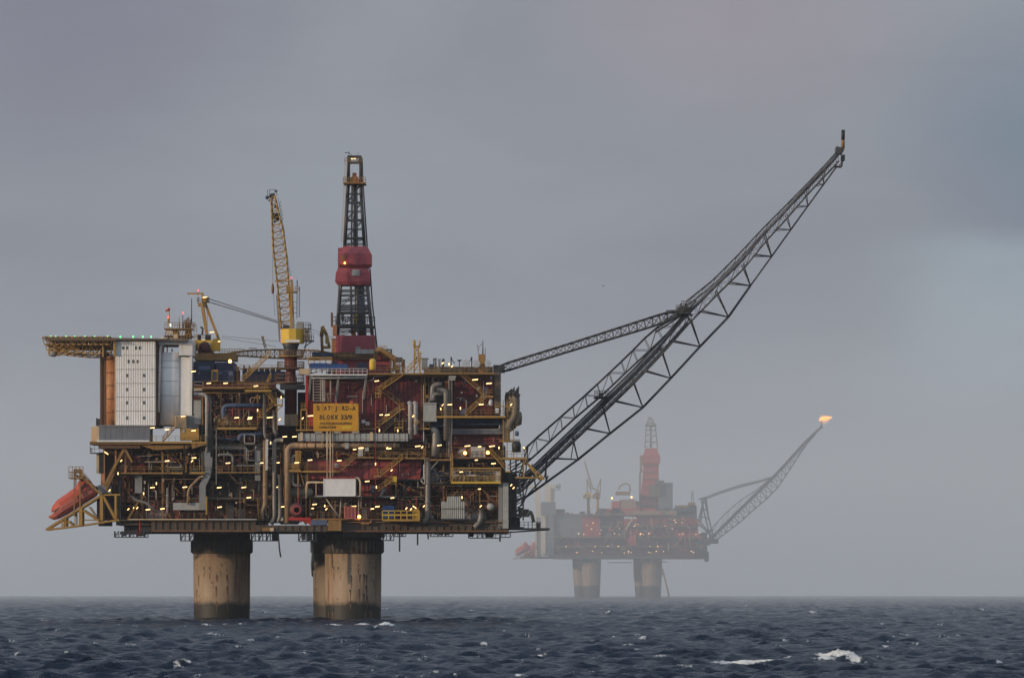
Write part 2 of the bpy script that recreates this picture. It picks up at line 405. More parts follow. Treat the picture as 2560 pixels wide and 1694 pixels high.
def clutter(parent, x0, y0, x1, y1, d0, d1, seed, dens=1.0, mats=('pipe','pipew','pipet','brown','brown','yold','redlit'), vessels=True, cols=True):
    """a bay of process equipment: posts and beams, pipe runs, vessels, cabinets"""
    rd = random.Random(seed); W, H = x1-x0, y1-y0
    fr = MB()
    n = max(1, int(W/42))
    for i in range(n+1):
        x = x0+W*i/n; 
        if cols: fr.bx(x-2, y0, x+2, y1, d0+.4, .35)
    fr.bx(x0, y0, x1, y0+3, d0+.5, .3)
    for i in range(n):
        if rd.random() < .5:
            xa, xb = x0+W*i/n, x0+W*(i+1)/n
            if rd.random() < .5: xa, xb = xb, xa
            fr.bar(P(xa, y0+4, d0+.7), P(xb, y1, d0+.7), .14, 4)
    fr.build('steel_frame', M[rd.choice(['brown','yold','girder','yold'])], parent)
    for mi in range(4):
        m = MB(); mat = mats[rd.randrange(len(mats))]
        for k in range(int(W*dens/16)):
            d = rd.uniform(d0+1, d1); x = rd.uniform(x0+3, x1-3); r = rd.choice([.05,.06,.07,.09,.12,.2])
            if rd.random() < .55:
                ya = y0+rd.uniform(0, .5)*H; yb = y1-rd.uniform(0, .3)*H; x2 = min(x1, max(x0, x+rd.uniform(-25, 25)))
                pts = [P(x, y0+1, d), P(x, ya+4, d), P(x2, ya+4, d), P(x2, yb, d)] if rd.random() < .6 else [P(x, y0+1, d), P(x, yb, d)]
            else:
                y = rd.uniform(y0+3, y0+H*.7); x2 = min(x1-2, max(x0+2, x+rd.choice([-1,1])*rd.uniform(20, 80)))
                pts = [P(x, y, d), P(x2, y, d), P(x2, min(y1, y+rd.uniform(6, 30)), d)]
            m.tube(pts, r, 6, .4)
        if m.v: m.build('pipework', M[mat], parent)
    m = MB()
    for k in range(max(1, int(W*dens/40))):
        x = rd.uniform(x0+4, x1-14); d = rd.uniform(d0+1.5, d1-.5); w_ = rd.uniform(6, 16); h_ = rd.uniform(8, min(26, H*.7))
        m.bx(x, y1-h_, x+w_, y1, d, 1.2)
        if rd.random() < .5: m.bx(x+1, y1-h_-3, x+w_*.4, y1-h_, d+.2, .5)
    m.build('equipment_cabinet', M[rd.choice(['grey','brown','pipet','maroon','redlit'])], parent)
    if vessels and rd.random() < .75:
        r_ = rd.uniform(.7, 1.1); L_ = rd.uniform(2, 4); c = P(rd.uniform(x0+W*.25, x0+W*.75), y1-10, d0+3)
        v = MB(); v.lathe(c, [(.05,-L_/2-.5),(r_*.7,-L_/2-.3),(r_,-L_/2),(r_,L_/2),(r_*.7,L_/2+.3),(.05,L_/2+.5)], 14, 'x')
        v.build('vessel', M[rd.choice(['lgrey','redlit','pipet','white'])], parent)
def wall(parent, x0, y0, x1, y1, d, t=.4, mat='red', rib=9, seam=0, label=None, ribr=.07):
    m = MB(); m.bx(x0, y0, x1, y1, d, t)
    if rib:
        n = int((x1-x0)/rib)
        for i in range(1, n):
            x = x0+(x1-x0)*i/n; a = P(x, y1, d); b = P(x, y0, d); m.box(a.x-ribr, a.x+ribr, a.y-.12, a.y-.002, a.z, b.z)
    if seam:
        n = max(1, int((y1-y0)/seam))
        for i in range(1, n):
            y = y0+(y1-y0)*i/n; a = P(x0, y, d); b = P(x1, y, d); m.box(a.x, b.x, a.y-.16, a.y-.004, a.z-.05, a.z+.05)
    return m.build('wall', M[mat], parent, label)
HZ, SQ = 3.5e-5, 4.7e-4                               # air: thin haze everywhere, a rain squall beyond the near platform
# ================================================================ SETTING
RE = 1.06e6                                           # the sea surface falls away with distance
def sea():
    rs = np.random.RandomState(5)
    nr, nc = 3100, 640
    d = np.concatenate([[4, 40, 120, 220, 300], 350*np.exp(np.linspace(0, math.log(5000/350), nr)), [6500, 9000]])
    inner = np.linspace(-.118, .118, nc)
    ang = np.concatenate([[-1.3, -.9, -.6, -.4, -.28, -.2, -.16, -.14, -.128], inner, [.128, .14, .16, .2, .28, .4, .6, .9, 1.3]])
    D, A = np.meshgrid(d, ang, indexing='ij')
    X = D*np.sin(A); Y = D*np.cos(A); 
    Zs = np.zeros_like(D); dX = np.zeros_like(D); dY = np.zeros_like(D)
    crest = np.zeros_like(D)
    res = np.clip(D*.00105, .3, 99)
    for i in range(84):
        lam = 1.7*(32/1.7)**(i/83.0)*rs.uniform(.95, 1.05)
        th = R(-80)+rs.normal(0, .62)                 # travel direction
        k = 2*math.pi/lam; kx, ky = k*math.cos(th), k*math.sin(th)
        amp = .036*lam**.06*rs.uniform(.5, 1.5)
        ph = kx*X+ky*Y+rs.uniform(0, 6.28)
        fade = np.clip((lam/res-1.8)/2.0, 0, 1)
        s, c = np.sin(ph), np.cos(ph)
        Zs += amp*fade*c; dX -= amp*fade*s*math.cos(th)*.8; dY -= amp*fade*s*math.sin(th)*.8
        crest += fade*amp*k*c
    wild = (np.abs(A) < .125) & (D > 340) & (D < 5100)
    edge = np.clip((.125-np.abs(A))/.01, 0, 1)*1.0
    far = np.where(wild, 1, .3)
    Zs *= far
    foam = np.clip((crest-.98)*2.0, 0, .8)*np.clip(1.3-D/2600, .25, 1)
    # breaking waves: (photo column, row, half width px, height m, strength)
    br = [(2096,1638,62,.8,3.8),(2060,1644,40,.4,3.2),(2135,1642,30,.4,3.0),(1862,1654,100,.45,3.0),(1800,1656,60,.3,2.2),(1690,1660,60,.2,1.2),(966,1561,34,.62,3.0),(944,1566,20,.5,1.8),(530,1582,60,.5,1.6),(625,1600,30,.35,1.5),
          (470,1652,26,.4,2.0),(446,1655,20,.2,1.5),(330,1610,28,.3,1.4),(754,1632,22,.3,1.8),(1605,1592,20,.4,2.0),(1613,1594,12,.3,1.8),(1534,1590,14,.25,1.6),(1965,1600,22,.3,1.6),
          (1965,1640,20,.3,1.8),(490,1688,30,.35,1.6),(1215,1607,16,.35,2.0),(858,1600,26,.3,1.3),(1295,1688,26,.3,1.8),(2030,1533,22,.9,2.0),(1180,1526,20,.6,1.5),(1520,1532,18,.7,1.5),
          (2360,1588,26,.3,1.2),(2200,1640,22,.25,1.2),(700,1592,38,.3,1.3),(1010,1690,40,.25,1.4),(120,1500,16,.5,1.4),(905,1558,30,.3,2.2),(840,1560,34,.25,2.0),(605,1558,26,.25,1.9),(520,1560,30,.25,1.9),(560,1559,18,.2,1.7),(2450,1525,20,.7,1.4),(1320,1588,14,.2,1.4),(1080,1680,50,.2,1.2),(1950,1614,16,.25,1.2)]
    for i in range(170):
        y = 1512+ (1694-1512)*rs.uniform(0, 1)**1.25
        br.append((rs.uniform(0, 2560), y, rs.uniform(6, 30), rs.uniform(.0,.05), rs.uniform(.6,1.6)))
    for px, py, hw, hh, st in br:
        j = np.argmin(np.abs(ang-math.atan((px-1280)*PXM/DIST)))   # put it on a crest the viewer can see
        slope = (EYE-(Zs[:, j]-d*d/(2*RE)))/d
        vis = slope <= np.minimum.accumulate(slope)+1e-6
        rowp = HOR+slope*DIST/PXM; cost = np.where(vis, np.abs(rowp-py), 1e9); jj = int(np.argmin(cost)); dd = d[jj]
        x0 = (px-1280)*PXM/DIST*dd; w_ = hw*PXM/DIST*dd; wy = max(.55*(.5+hh), .0014*dd); hh = hh if hh > .6 else hh*.5
        i0, i1 = np.searchsorted(d, [dd-4*wy, dd+4*wy])
        sub = slice(max(0, i0), min(len(d), i1+1))
        tilt = rs.uniform(-.15,.15)
        e = ((X[sub]-x0)/w_)**2; yy = (D[sub]-dd-tilt*(X[sub]-x0))/wy
        ragged = .55+.25*np.sin(X[sub]*2.1+px+D[sub]*.7)*np.sin(X[sub]*5.3+1.3*px)+.2*np.sin(X[sub]*11.7+D[sub]*3.1+px)
        bump = np.exp(-e*1.6)*np.exp(-np.where(yy < 0, yy*yy*2.2, yy*yy*1.0))
        Zs[sub] += bump*hh*(.6+.4*ragged)
        foam[sub] = np.maximum(foam[sub], np.exp(-e*1.3)*np.exp(-yy*yy*1.0)*st*(.35+.65*ragged))
    X2 = X+dX*far; Y2 = Y+dY*far
    Z = Zs-(D*D)/(2*RE)
    nR, nC = D.shape
    co = np.stack([X2, Y2, Z], -1).reshape(-1, 3).astype(np.float32)
    idx = np.arange(nR*nC, dtype=np.int32).reshape(nR, nC)
    q = np.stack([idx[:-1,:-1], idx[:-1,1:], idx[1:,1:], idx[1:,:-1]], -1).reshape(-1, 4)
    me = bpy.data.meshes.new('sea')
    me.vertices.add(len(co)); me.vertices.foreach_set('co', co.ravel())
    me.loops.add(q.size); me.loops.foreach_set('vertex_index', q.ravel())
    me.polygons.add(len(q)); me.polygons.foreach_set('loop_start', np.arange(0, q.size, 4, dtype=np.int32))
    me.polygons.foreach_set('use_smooth', np.ones(len(q), bool))
    me.update(calc_edges=True)
    at = me.attributes.new('foam', 'FLOAT', 'POINT'); at.data.foreach_set('value', foam.ravel().astype(np.float32))
    o = link(bpy.data.objects.new('sea', me)); o['kind'] = 'structure'
    m = bpy.data.materials.new('sea_water'); m.use_nodes = True; t = m.node_tree; n = t.nodes; l = t.links; b = n['Principled BSDF']
    g = n.new('ShaderNodeNewGeometry'); at = n.new('ShaderNodeAttribute'); at.attribute_name = 'foam'
    def noise(s3, sc_, det, ro=.6, dist=0):
        p = n.new('ShaderNodeMapping'); p.inputs['Scale'].default_value = s3; l.new(g.outputs['Position'], p.inputs[0])
        z = n.new('ShaderNodeTexNoise'); z.inputs['Scale'].default_value = sc_; z.inputs['Detail'].default_value = det; z.inputs['Roughness'].default_value = ro; z.inputs['Distortion'].default_value = dist
        l.new(p.outputs[0], z.inputs['Vector']); return z.outputs['Fac']
    def mth(op, a, c, cl=False):
        z = n.new('ShaderNodeMath'); z.operation = op; z.use_clamp = cl
        for i, v in enumerate((a, c)):
            if isinstance(v, (int, float)): z.inputs[i].default_value = v
            else: l.new(v, z.inputs[i])
        return z.outputs[0]
    fn = noise((1, .5, 1.5), 1.6, 9, .8)
    fa = mth('MULTIPLY', mth('SUBTRACT', mth('ADD', at.outputs['Fac'], mth('MULTIPLY', fn, 4.2)), 2.85), 1.5, True)
    wb = n.new('ShaderNodeMix'); wb.data_type = 'RGBA'; l.new(fa, wb.inputs['Factor'])
    wc = n.new('ShaderNodeMix'); wc.data_type = 'RGBA'; l.new(noise((1,.3,1), .05, 3), wc.inputs['Factor'])
    wc.inputs['A'].default_value = (.002,.013,.038,1); wc.inputs['B'].default_value = (.004,.021,.054,1)
    l.new(wc.outputs['Result'], wb.inputs['A']); wb.inputs['B'].default_value = (.86,.87,.88,1)
    l.new(wb.outputs['Result'], b.inputs['Base Color'])
    ro = n.new('ShaderNodeMapRange'); l.new(fa, ro.inputs['Value']); ro.inputs['To Min'].default_value = .12; ro.inputs['To Max'].default_value = .9
    l.new(ro.outputs[0], b.inputs['Roughness']); b.inputs['IOR'].default_value = 1.33; b.inputs['Specular IOR Level'].default_value = .36
    b1 = n.new('ShaderNodeBump'); b1.inputs['Strength'].default_value = 1; b1.inputs['Distance'].default_value = .6
    l.new(noise((1,.55,1), .55, 7, .68, .4), b1.inputs['Height']); b2 = n.new('ShaderNodeBump'); b2.inputs['Strength'].default_value = 1; b2.inputs['Distance'].default_value = .3
    l.new(noise((1,.7,1), 2.6, 5, .7, .2), b2.inputs['Height']); l.new(b1.outputs[0], b2.inputs['Normal']); l.new(b2.outputs[0], b.inputs['Normal'])
    me.materials.append(m)
    return o
sea()
# ================================================================ NEAR PLATFORM: LEGS AND DECK GIRDERS
def leg(parent, x0, x1, d, ports, mat='conc'):
    c = P((x0+x1)/2, 1560, d); r = (x1-x0)/2*PXM*(DIST+d)/DIST
    z = lambda y: P(0, y, d).z-c.z
    m = MB(); m.lathe(c, [(r*.985, z(1600)), (r*.985, z(1560)), (r, z(1500)), (r*1.01, z(1384))], 56)
    o = m.build('concrete_shaft', M[mat], parent)
    m = MB(); m.lathe(c, [(r*1.01, z(1384)), (r*1.065, z(1382)), (r*1.075, z(1350)), (r*1.01, z(1347)), (r*1.01, z(1322))], 56)
    for k in range(40):
        a = 2*math.pi*k/40; q = c+Vector((math.cos(a)*r*1.08, math.sin(a)*r*1.08, 0)); m.box(q.x-.12, q.x+.12, q.y-.12, q.y+.12, q.z+z(1380), q.z+z(1352))
    m.build('steel_collar', M['girder'], o)
    m = MB()
    for px, py, w_, h_ in ports:
        s = ((px-(x0+x1)/2)*PXM*(DIST+d)/DIST)/r; s = max(-.97, min(.97, s)); a = math.asin(s)
        p = c+Vector((r*1.0*s, -r*1.0*math.cos(a), z(py))); u = Vector((math.cos(a), math.sin(a), 0))*w_*PXM/2; n_ = Vector((s, -math.cos(a), 0))*.04; h = Vector((0,0,h_*PXM/2))
        m.poly([p-u-h+n_, p+u-h+n_, p+u+h+n_, p-u+h+n_, p-u-h-n_*6, p+u-h-n_*6, p+u+h-n_*6, p-u+h-n_*6], [(0,1,2,3),(4,7,6,5),(0,4,5,1),(1,5,6,2),(2,6,7,3),(3,7,4,0)])
    m.build('shaft_opening', M['black'], o, None, None)
    m = MB(); rd = random.Random(int(x0))
    for px, py, w_, h_ in ports:
        for k in range(2):
            yy = py+h_/2; s = max(-.97, min(.97, ((px-(x0+x1)/2+rd.uniform(-1.5,1.5))*PXM*(DIST+d)/DIST)/r)); a = math.asin(s); LL = rd.uniform(8, 30)
            p = c+Vector((r*s, -r*math.cos(a), z(yy))); u = Vector((math.cos(a), math.sin(a), 0))*rd.uniform(.08,.22); n_ = Vector((s, -math.cos(a), 0))*.03
            q = p-Vector((0,0,LL*PXM))
            m.poly([p-u+n_, p+u+n_, q+u*.3+n_, q-u*.3+n_], [(0,1,2,3)])
    m.build('rust_run', M['brown'], o)
base = thing('offshore_platform_base', 'stained concrete shafts with dark steel collars standing in the sea under the near platform', 'platform base', P(690, 1550, 25))
leg(base, 484, 625, 20, [(514,1403,4,7),(528,1403,4,7),(514,1419,5,7),(528,1419,5,7),(496,1411,3,4),(558,1410,4,9),(546,1437,3,3),(572,1437,3,3),(495,1475,3,7),(495,1507,3,7),(500,1440,3,7),(545,1465,3,2),(572,1466,3,2),(545,1503,3,2),(572,1503,3,2)])
leg(base, 813, 953, 12, [(836,1403,4,7),(848,1403,4,7),(836,1419,4,7),(848,1419,4,7),(880,1440,3,6),(878,1475,4,5),(878,1505,4,5),(902,1438,4,5),(912,1436,4,6),(918,1440,4,9),(900,1474,3,5),(918,1467,4,9),(912,1485,4,5),(919,1492,4,10),(914,1521,7,9),(928,1521,7,9),(824,1524,5,8),(834,1524,5,8),(898,1412,3,4),(925,1405,3,6),(935,1450,3,5)])
leg(base, 783, 920, 44, [(790,1436,3,5),(790,1470,3,5)], 'concshade')

frame = thing('platform_deck_frame', 'long dark rusty girder deck of the near oil platform resting on the concrete shafts', 'deck frame', P(790, 1329, 25))
m = MB(); m.bx(378, 1301, 640, 1327, 1.5, 52); m.build('deck_slab', M['girder'], frame)
m = MB(); m.bx(640, 1312, 850, 1328, .6, 52); m.build('deck_slab', M['girder'], frame)
m = MB(); m.bx(850, 1304, 1272, 1328, 1.5, 52); m.build('deck_slab', M['girder'], frame)
m = MB(); m.bx(290, 1301, 378, 1312, 3, 48); m.build('deck_slab', M['girder'], frame)
m = MB()
for x in range(385, 1270, 18): m.bx(x, 1303 if x < 640 else 1313, x+2, 1326, 1.25 if x < 640 or x > 850 else .35, .2)
m.bx(378, 1299, 640, 1302, .9, .6); m.bx(378, 1324, 640, 1328.6, .9, .5); m.bx(850, 1325, 1272, 1329, .9, .5); m.bx(850, 1303, 1272, 1306, .9, .5)
m.build('girder_web_stiffener', M['brown'], frame)
m = MB()
for k, d in enumerate((6, 14, 22, 30, 38, 46)): m.bx(300, 1328, 1268, 1334, d, .8)
m.build('under_deck_beam', M['steel'], frame)
m = MB(); m.bx(855, 1330, 955, 1342, 4, 20); m.build('shaft_skirt', M['girder'], frame)
def basket(x0, x1, y0, y1, d, solid=.0, seed=1, mat='steel'):
    rd = random.Random(seed); m = MB()
    a = P(x0, y1, d); b = P(x1, y1, d); H = (y1-y0)*PXM
    for q in (0, 2.2):
        o = Vector((0,q,0)); m.bar(a+o, b+o, .12, 4); m.bar(a+o+Vector((0,0,H*.5)), b+o+Vector((0,0,H*.5)), .05, 4)
        n = max(2, int((x1-x0)/9))
        for i in range(n+1): p = a.lerp(b, i/n)+o; m.bar(p, p+Vector((0,0,H)), .07 if i % 2 else .12, 4)
        for i in range(0, n, 2):
            m.bar(a.lerp(b, i/n)+o, a.lerp(b, (i+1)/n)+o+Vector((0,0,H)), .07, 4)
    m.bx(x0, y1-.8, x1, y1+.5, d, 2.2)
    if solid:
        for k in range(int(solid)): x = rd.uniform(x0, x1-12); m.bx(x, y0, x+rd.uniform(5, 14), y1-rd.uniform(1, 6), d+1, 1.5)
    return m.build('inspection_basket', M[mat], frame)
for k, (x0, x1, y1, s) in enumerate([(286,369,1342,3),(451,484,1351,0),(628,694,1351,1),(746,790,1352,2),(957,984,1350,0),(984,1014,1340,1),(1075,1132,1340,3),(1171,1204,1344,2),(1206,1250,1344,2),(1250,1276,1342,0)]):
    basket(x0, x1, 1327, y1, 1.5+(k % 3)*3, s, k)
m = MB(); m.bx(310, 1312, 345, 1334, 5, 8); m.bx(347, 1312, 378, 1330, 4, 10); m.build('under_deck_tank', M['steel'], frame)
m = MB(); m.bx(246, 1304, 276, 1314, 6, 5); m.build('under_deck_tank', M['black'], frame)
for pts in ([(695,1328),(697,1352),(699,1375),(702,1392)], [(778,1330),(779,1352),(781,1380),(779,1410),(781,1440)], [(784,1330),(783,1400),(783,1425)], [(999,1328),(999,1378)], [(1044,1328),(1044,1362)], [(1069,1328),(1071,1347)], [(1250,1330),(1250,1353)]):
    m = MB(); m.tube([P(x, y, 2.5) for x, y in pts], .16, 6); m.build('hanging_hose', M['steel'], frame)
m = MB(); m.tube([P(350,1300,1),P(350,1320,1),P(349,1336,1.5)], .16, 6); m.build('hanging_hose', M['redbright'], frame)
m = MB(); m.bx(820, 1300, 853, 1326, -.6, 3); m.bx(656, 1318, 672, 1327, .2, 1); m.build('end_bracket', M['yold'], frame)
m = MB(); m.bx(674, 1318, 684, 1327, .2, 1); m.build('end_bracket', M['cream'], frame)
# long dark gangway out to the right
m = MB(); m.bx(1268, 1319, 1374, 1324, 3, 3.2); m.bar(P(1270,1330,4), P(1374,1323,4), .2, 4)
g = m.build('gangway', M['steel'], frame); m = MB(); rail(m, 1290, 1350, 1319, 3, 15, 9, .06); rail(m, 1300, 1352, 1319, 6, 15, 9, .06); m.bx(1342,1306,1350,1319,4,1); m.build('railing', M['steel'], g)
for px in (1345, 1352): pass

# ================================================================ LEFT (UTILITY) MODULE
uti = thing('utility_module', 'dark lamp lit left third of the near platform below the white living quarters', 'platform module', P(470, 1297, 20))
def floor(parent, x0, x1, y, d, depth, th=4, mat='girder', label=None):
    m = MB(); m.bx(x0, y, x1, y+th, d, depth); 
    for k in range(0, int(depth), 6): m.bx(x0, y+th, x1, y+th+3, d+k+1, .4)
    return m.build('deck_floor', M[mat], parent, label)
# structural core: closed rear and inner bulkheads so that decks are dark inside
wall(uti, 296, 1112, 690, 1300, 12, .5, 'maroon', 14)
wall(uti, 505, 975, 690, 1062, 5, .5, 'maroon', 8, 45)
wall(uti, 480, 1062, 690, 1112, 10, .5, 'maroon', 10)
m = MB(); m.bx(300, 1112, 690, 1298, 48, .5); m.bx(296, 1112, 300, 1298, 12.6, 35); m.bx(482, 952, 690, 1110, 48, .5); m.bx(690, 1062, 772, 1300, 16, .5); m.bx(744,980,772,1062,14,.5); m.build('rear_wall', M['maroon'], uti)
floor(uti, 300, 690, 1182, 2.5, 45); floor(uti, 480, 690, 1243, 2.5, 45); floor(uti, 300, 690, 1298, 1.8, 46, 3)
floor(uti, 375, 690, 1108, 3, 45); floor(uti, 505, 690, 1064, 3.5, 44); floor(uti, 484, 690, 968, 2.5, 46, 6, 'yold')
for x in (300, 372, 406, 505, 600, 648, 690):
    m = MB(); m.bx(x-2.5, 970 if x > 480 else 1112, x+2.5, 1300, 3.2, .5); m.build('column', M['steel' if x != 406 else 'yold'], uti)
wall(uti, 355, 1188, 515, 1243, 8, .3, 'maroon', 9); wall(uti, 520, 1249, 640, 1297, 6, .3, 'red', 7, 22)
wall(uti, 355, 1250, 515, 1297, 8, .3, 'maroon', 9)
# louvred band
m = MB()
for y in range(1200, 1242, 5): m.bx(515, y, 655, y+2, 4, .6)
m.build('louvre_wall', M['girder'], uti)
m = MB(); m.bx(565, 1254, 584, 1296, 5.4, .4); m.build('door', M['grey'], uti)
m = MB(); m.bx(594, 1272, 608, 1294, 5, .6); m.build('equipment_cabinet', M['grey'], uti)
# clutter in the bays
for i, (x0, y0, x1, y1, d0, dn) in enumerate([(302,1112,375,1180,4,1.1),(375,1112,510,1180,4,1.0),(300,1188,356,1297,4,1.6),(360,1188,512,1242,5,.7),(300,1250,512,1296,4,.7),(522,1112,655,1181,4,1.5),(522,1188,655,1200,5,.8),(522,1249,655,1296,4,.8),(506,980,690,1062,2,.45),(522,1068,690,1106,4,1.4),(655,1112,765,1240,5,1.0),(655,1240,765,1310,3,1.0)]):
    clutter(uti, x0, y0, x1, y1, d0, d0+6, 100+i, dn)
# yellow walkways
walkway(uti, 375, 517, 1103, .2, 3.4, 5, 'yellow'); walkway(uti, 300, 375, 1103, 2.2, 1.4, 4, 'yold', ends=False)
walkway(uti, 298, 455, 1180, .8, 2, 4, 'yold'); walkway(uti, 474, 512, 1179, .2, 2, 5, 'yellow'); walkway(uti, 430, 456, 1180, .2, .6, 4, 'yellow')
walkway(uti, 541, 650, 1179, .8, 2, 3, 'yold')
walkway(uti, 322, 517, 1296, .4, 1.6, 3, 'cream', railmat='brown'); walkway(uti, 520, 642, 1296, .4, 1.6, 3, 'lgrey', railmat='brown')
walkway(uti, 543, 642, 1068, .4, 3, 5, 'yellow'); walkway(uti, 484, 506, 972, 2.4, 2, 4, 'cage', 18); walkway(uti, 505, 672, 967, .4, 2.2, 4, 'yold')
walkway(uti, 590, 690, 955, .8, 2.2, 5, 'brown', 16); walkway(uti, 612, 678, 974, .2, 2.4, 5, 'yellow')
m = MB(); m.prism([(478,1108),(517,1108),(517,1110),(480,1121)], .3, 3); m.prism([(350,1112),(478,1112),(470,1120),(385,1124)], 1.2, 2); m.build('deck_bracket', M['yold'], uti)
m = MB(); m.bx(450, 1071, 497, 1100, 1.2, 2.2); m.build('switch_room', M['yellow'], uti); m = MB(); m.bx(457, 1073, 462, 1081, 1.05, .1); m.build('door', M['lgrey'], uti)
m = MB(); m.bx(437, 1038, 466, 1070, 1.2, 2.5)
for x in range(439, 466, 3): m.bx(x, 1040, x+.8, 1069, 1.08, .1)
m.build('control_cabin', M['cream'], uti)
m = MB(); m.bx(466, 1038, 497, 1070, 3.4, 2); m.build('transformer_housing', M['grey'], uti)
stair(uti, 407, 1103, 440, 1066, .6, 'yold')
# stairs and landings, centre left
stair(uti, 604, 955, 676, 886, 1.2, 'yellow'); stair(uti, 661, 975, 677, 943, 1, 'yellow'); stair(uti, 661, 977, 687, 1010, 1, 'yellow')
walkway(uti, 686, 706, 1010, .8, 1.6, 4, 'yellow', 13, 7); stair(uti, 688, 1011, 648, 1040, 2, 'yellow'); walkway(uti, 642, 672, 1041, 1.4, 1.6, 3, 'yellow', 12, 7)
m = MB(); m.bar(P(693,1014,1.2), P(693,1075,1.2), .12, 4); m.bar(P(706,1014,1.2), P(693,1026,1.2), .12, 4); m.build('landing_post', M['yold'], uti)
# ducts and main pipes
m = MB(); m.prism([(511,1142),(532,1142),(527,1188),(514,1215),(514,1274),(498,1274),(498,1212),(512,1185)], .9, 1.7); m.bx(508,1128,526,1142,1.2,1.5); m.build('air_duct', M['grey'], uti, 'bent grey air duct dropping beside the left decks')
m = MB(); m.bx(432, 1256, 498, 1274, 1.2, 1.8); m.build('air_duct', M['lgrey'], uti)
m = MB(); m.bx(637, 1125, 651, 1201, 1.8, 1.8); m.lathe(P(641, 1121, 2.5), [(.3,-.5),(.45,0),(.3,.5)], 10); m.build('air_duct', M['grey'], uti)
m = MB(); m.bx(337, 1186, 355, 1232, 2.4, 1.8); m.build('air_duct', M['grey'], uti)
pipe(uti, [(484,985),(517,985),(517,1130)], .34, 'pipew', 1.2, 1.0); pipe(uti, [(512,992),(526,994),(526,1132)], .26, 'pipe', 1.6, .8)
pipe(uti, [(506,1130),(506,1185)], .2, 'pipe', 1.2); pipe(uti, [(541,1070),(541,1210)], .12, 'pipew', .9); pipe(uti, [(532,1068),(532,1180)], .12, 'steel', .9)
pipe(uti, [(558,1042),(558,1013),(664,1013)], .40, 'bluep', 2.0, 1.6); pipe(uti, [(596,1100),(602,1086),(655,1084)], .32, 'bluep', 1.2, 1.2); pipe(uti, [(545,1098),(590,1098),(600,1090),(650,1089)], .2, 'navy', 1.4, .8)
pipe(uti, [(661,985),(661,1085),(666,1098)], .28, 'pipe', .8, .8); pipe(uti, [(685,1025),(685,1075),(692,1086)], .38, 'pipe', 1.6, .8)
pipe(uti, [(663,1100),(663,1262),(655,1275),(655,1300)], .46, 'pipet', 1.3, 1.2); pipe(uti, [(665.5,1175),(665.5,1100),(669,1098),(669,1175)], .10, 'white', .4, .2)
pipe(uti, [(708,1100),(686,1100),(686,1293),(678,1310)], .42, 'pipe', 1.4, 1.6); pipe(uti, [(700,1195),(700,1290),(695,1306)], .36, 'pipe', 1.0, .8); pipe(uti, [(700,1185),(700,1196)], .45, 'pipe', 1.0)
pipe(uti, [(757,1113),(719,1114),(719,1307)], .62, 'pipet', 1.2, 2.0); pipe(uti, [(713,1110),(713,1290)], .26, 'pipet', 1.9); pipe(uti, [(750,1137),(731,1139),(731,1212),(752,1214)], .34, 'pipe', 1.4, 1.4)
pipe(uti, [(640,1121),(700,1121)], .24, 'pipe', 1.8); pipe(uti, [(668,1270),(668,1312)], .10, 'steel', .6)
for k, (x, y) in enumerate([(613,1115),(617,1119),(621,1123)]): pipe(uti, [(530,1115+k*3),(x,y),(x,y+34-k*3),(640,y+34-k*3)], .07, 'pipew' if k % 2 else 'pipe', 1.0, .3, n=6)
pipe(uti, [(547,1140),(547,1136),(582,1136),(582,1183)], .26, 'pipe', 1.1, .8); pipe(uti, [(592,1163),(636,1163)], .18, 'pipew', 1.4); pipe(uti, [(572,1184),(590,1203)], .25, 'pipet', 1.4)
pipe(uti, [(508,1190),(500,1192),(470,1222),(470,1260)], .26, 'pipet', .7, 1.2); pipe(uti, [(324,1238),(345,1252),(366,1256),(392,1280)], .26, 'pipe', .8, .8)
pipe(uti, [(419,1218),(419,1284)], .24, 'pipew', .9); pipe(uti, [(461,1112),(461,1182)], .12, 'steel', .8); pipe(uti, [(573,1188),(573,1240)], .1, 'pipe', 3.4)
pipe(uti, [(611,1086),(637,1086),(637,1108),(611,1108),(611,1086)], .1, 'pipew', .9, .4, n=6); pipe(uti, [(645,1244),(648,1300)], .22, 'yold', .8)
m = MB(); m.bx(514, 1240, 518, 1286, .4, .8); m.build('column', M['yellow'], uti)
# grey corrugated store on the upper left deck
m = MB(); m.bx(248, 1064, 374, 1102, .4, 9); o = m.build('store_wall', M['greyc'], uti, 'long grey corrugated store wall at the left end')
m = MB()
for x in range(248, 375, 14): m.bx(x, 1065, x+.7, 1102, .36, .04)
m.bx(246, 1062, 376, 1065, .2, 9.4); m.build('cladding_seam', M['grey'], o)
m = MB(); m.bx(228, 1066, 245, 1106, 3, 5); m.bx(241, 1065, 248, 1104, .5, 5); m.build('end_store', M['cream'], uti)
m = MB(); m.bx(242, 1100, 374, 1104, .1, 1); m.build('white_fascia', M['white'], uti)
m = MB(); m.bx(224, 1105, 376, 1110, .6, 11); m.bx(224,1103,250,1106,.4,6); o = m.build('walkway', M['yold'], uti); m = MB(); m.bx(246, 1110, 350, 1120, 1.2, 8); m.build('floor_beam', M['brown'], o)
m = MB(); rail(m, 225, 248, 1132, 2, 20, 8); railp(m, P(226,1132,2), P(226,1132,2)+Vector((0,4,0))); m.bx(225,1131,250,1133,2,3); m.build('hanging_stair_landing', M['steel'], uti)
m = MB(); m.bx(240, 1046, 249, 1064, 3, 1); m.bar(P(242,1064,3), P(242,1043,3), .1, 4); m.build('vent_post', M['steel'], uti)
m = MB(); m.bx(248, 1130, 258, 1182, 2.5, 5); m.build('cable_shaft', M['black'], uti); m = MB(); m.bx(241, 1133, 247.5, 1182, 3, 4); m.build('cladding_panel', M['cream'], uti)
wall(uti, 258, 1112, 300, 1300, 6.5, .5, 'brown', 6)
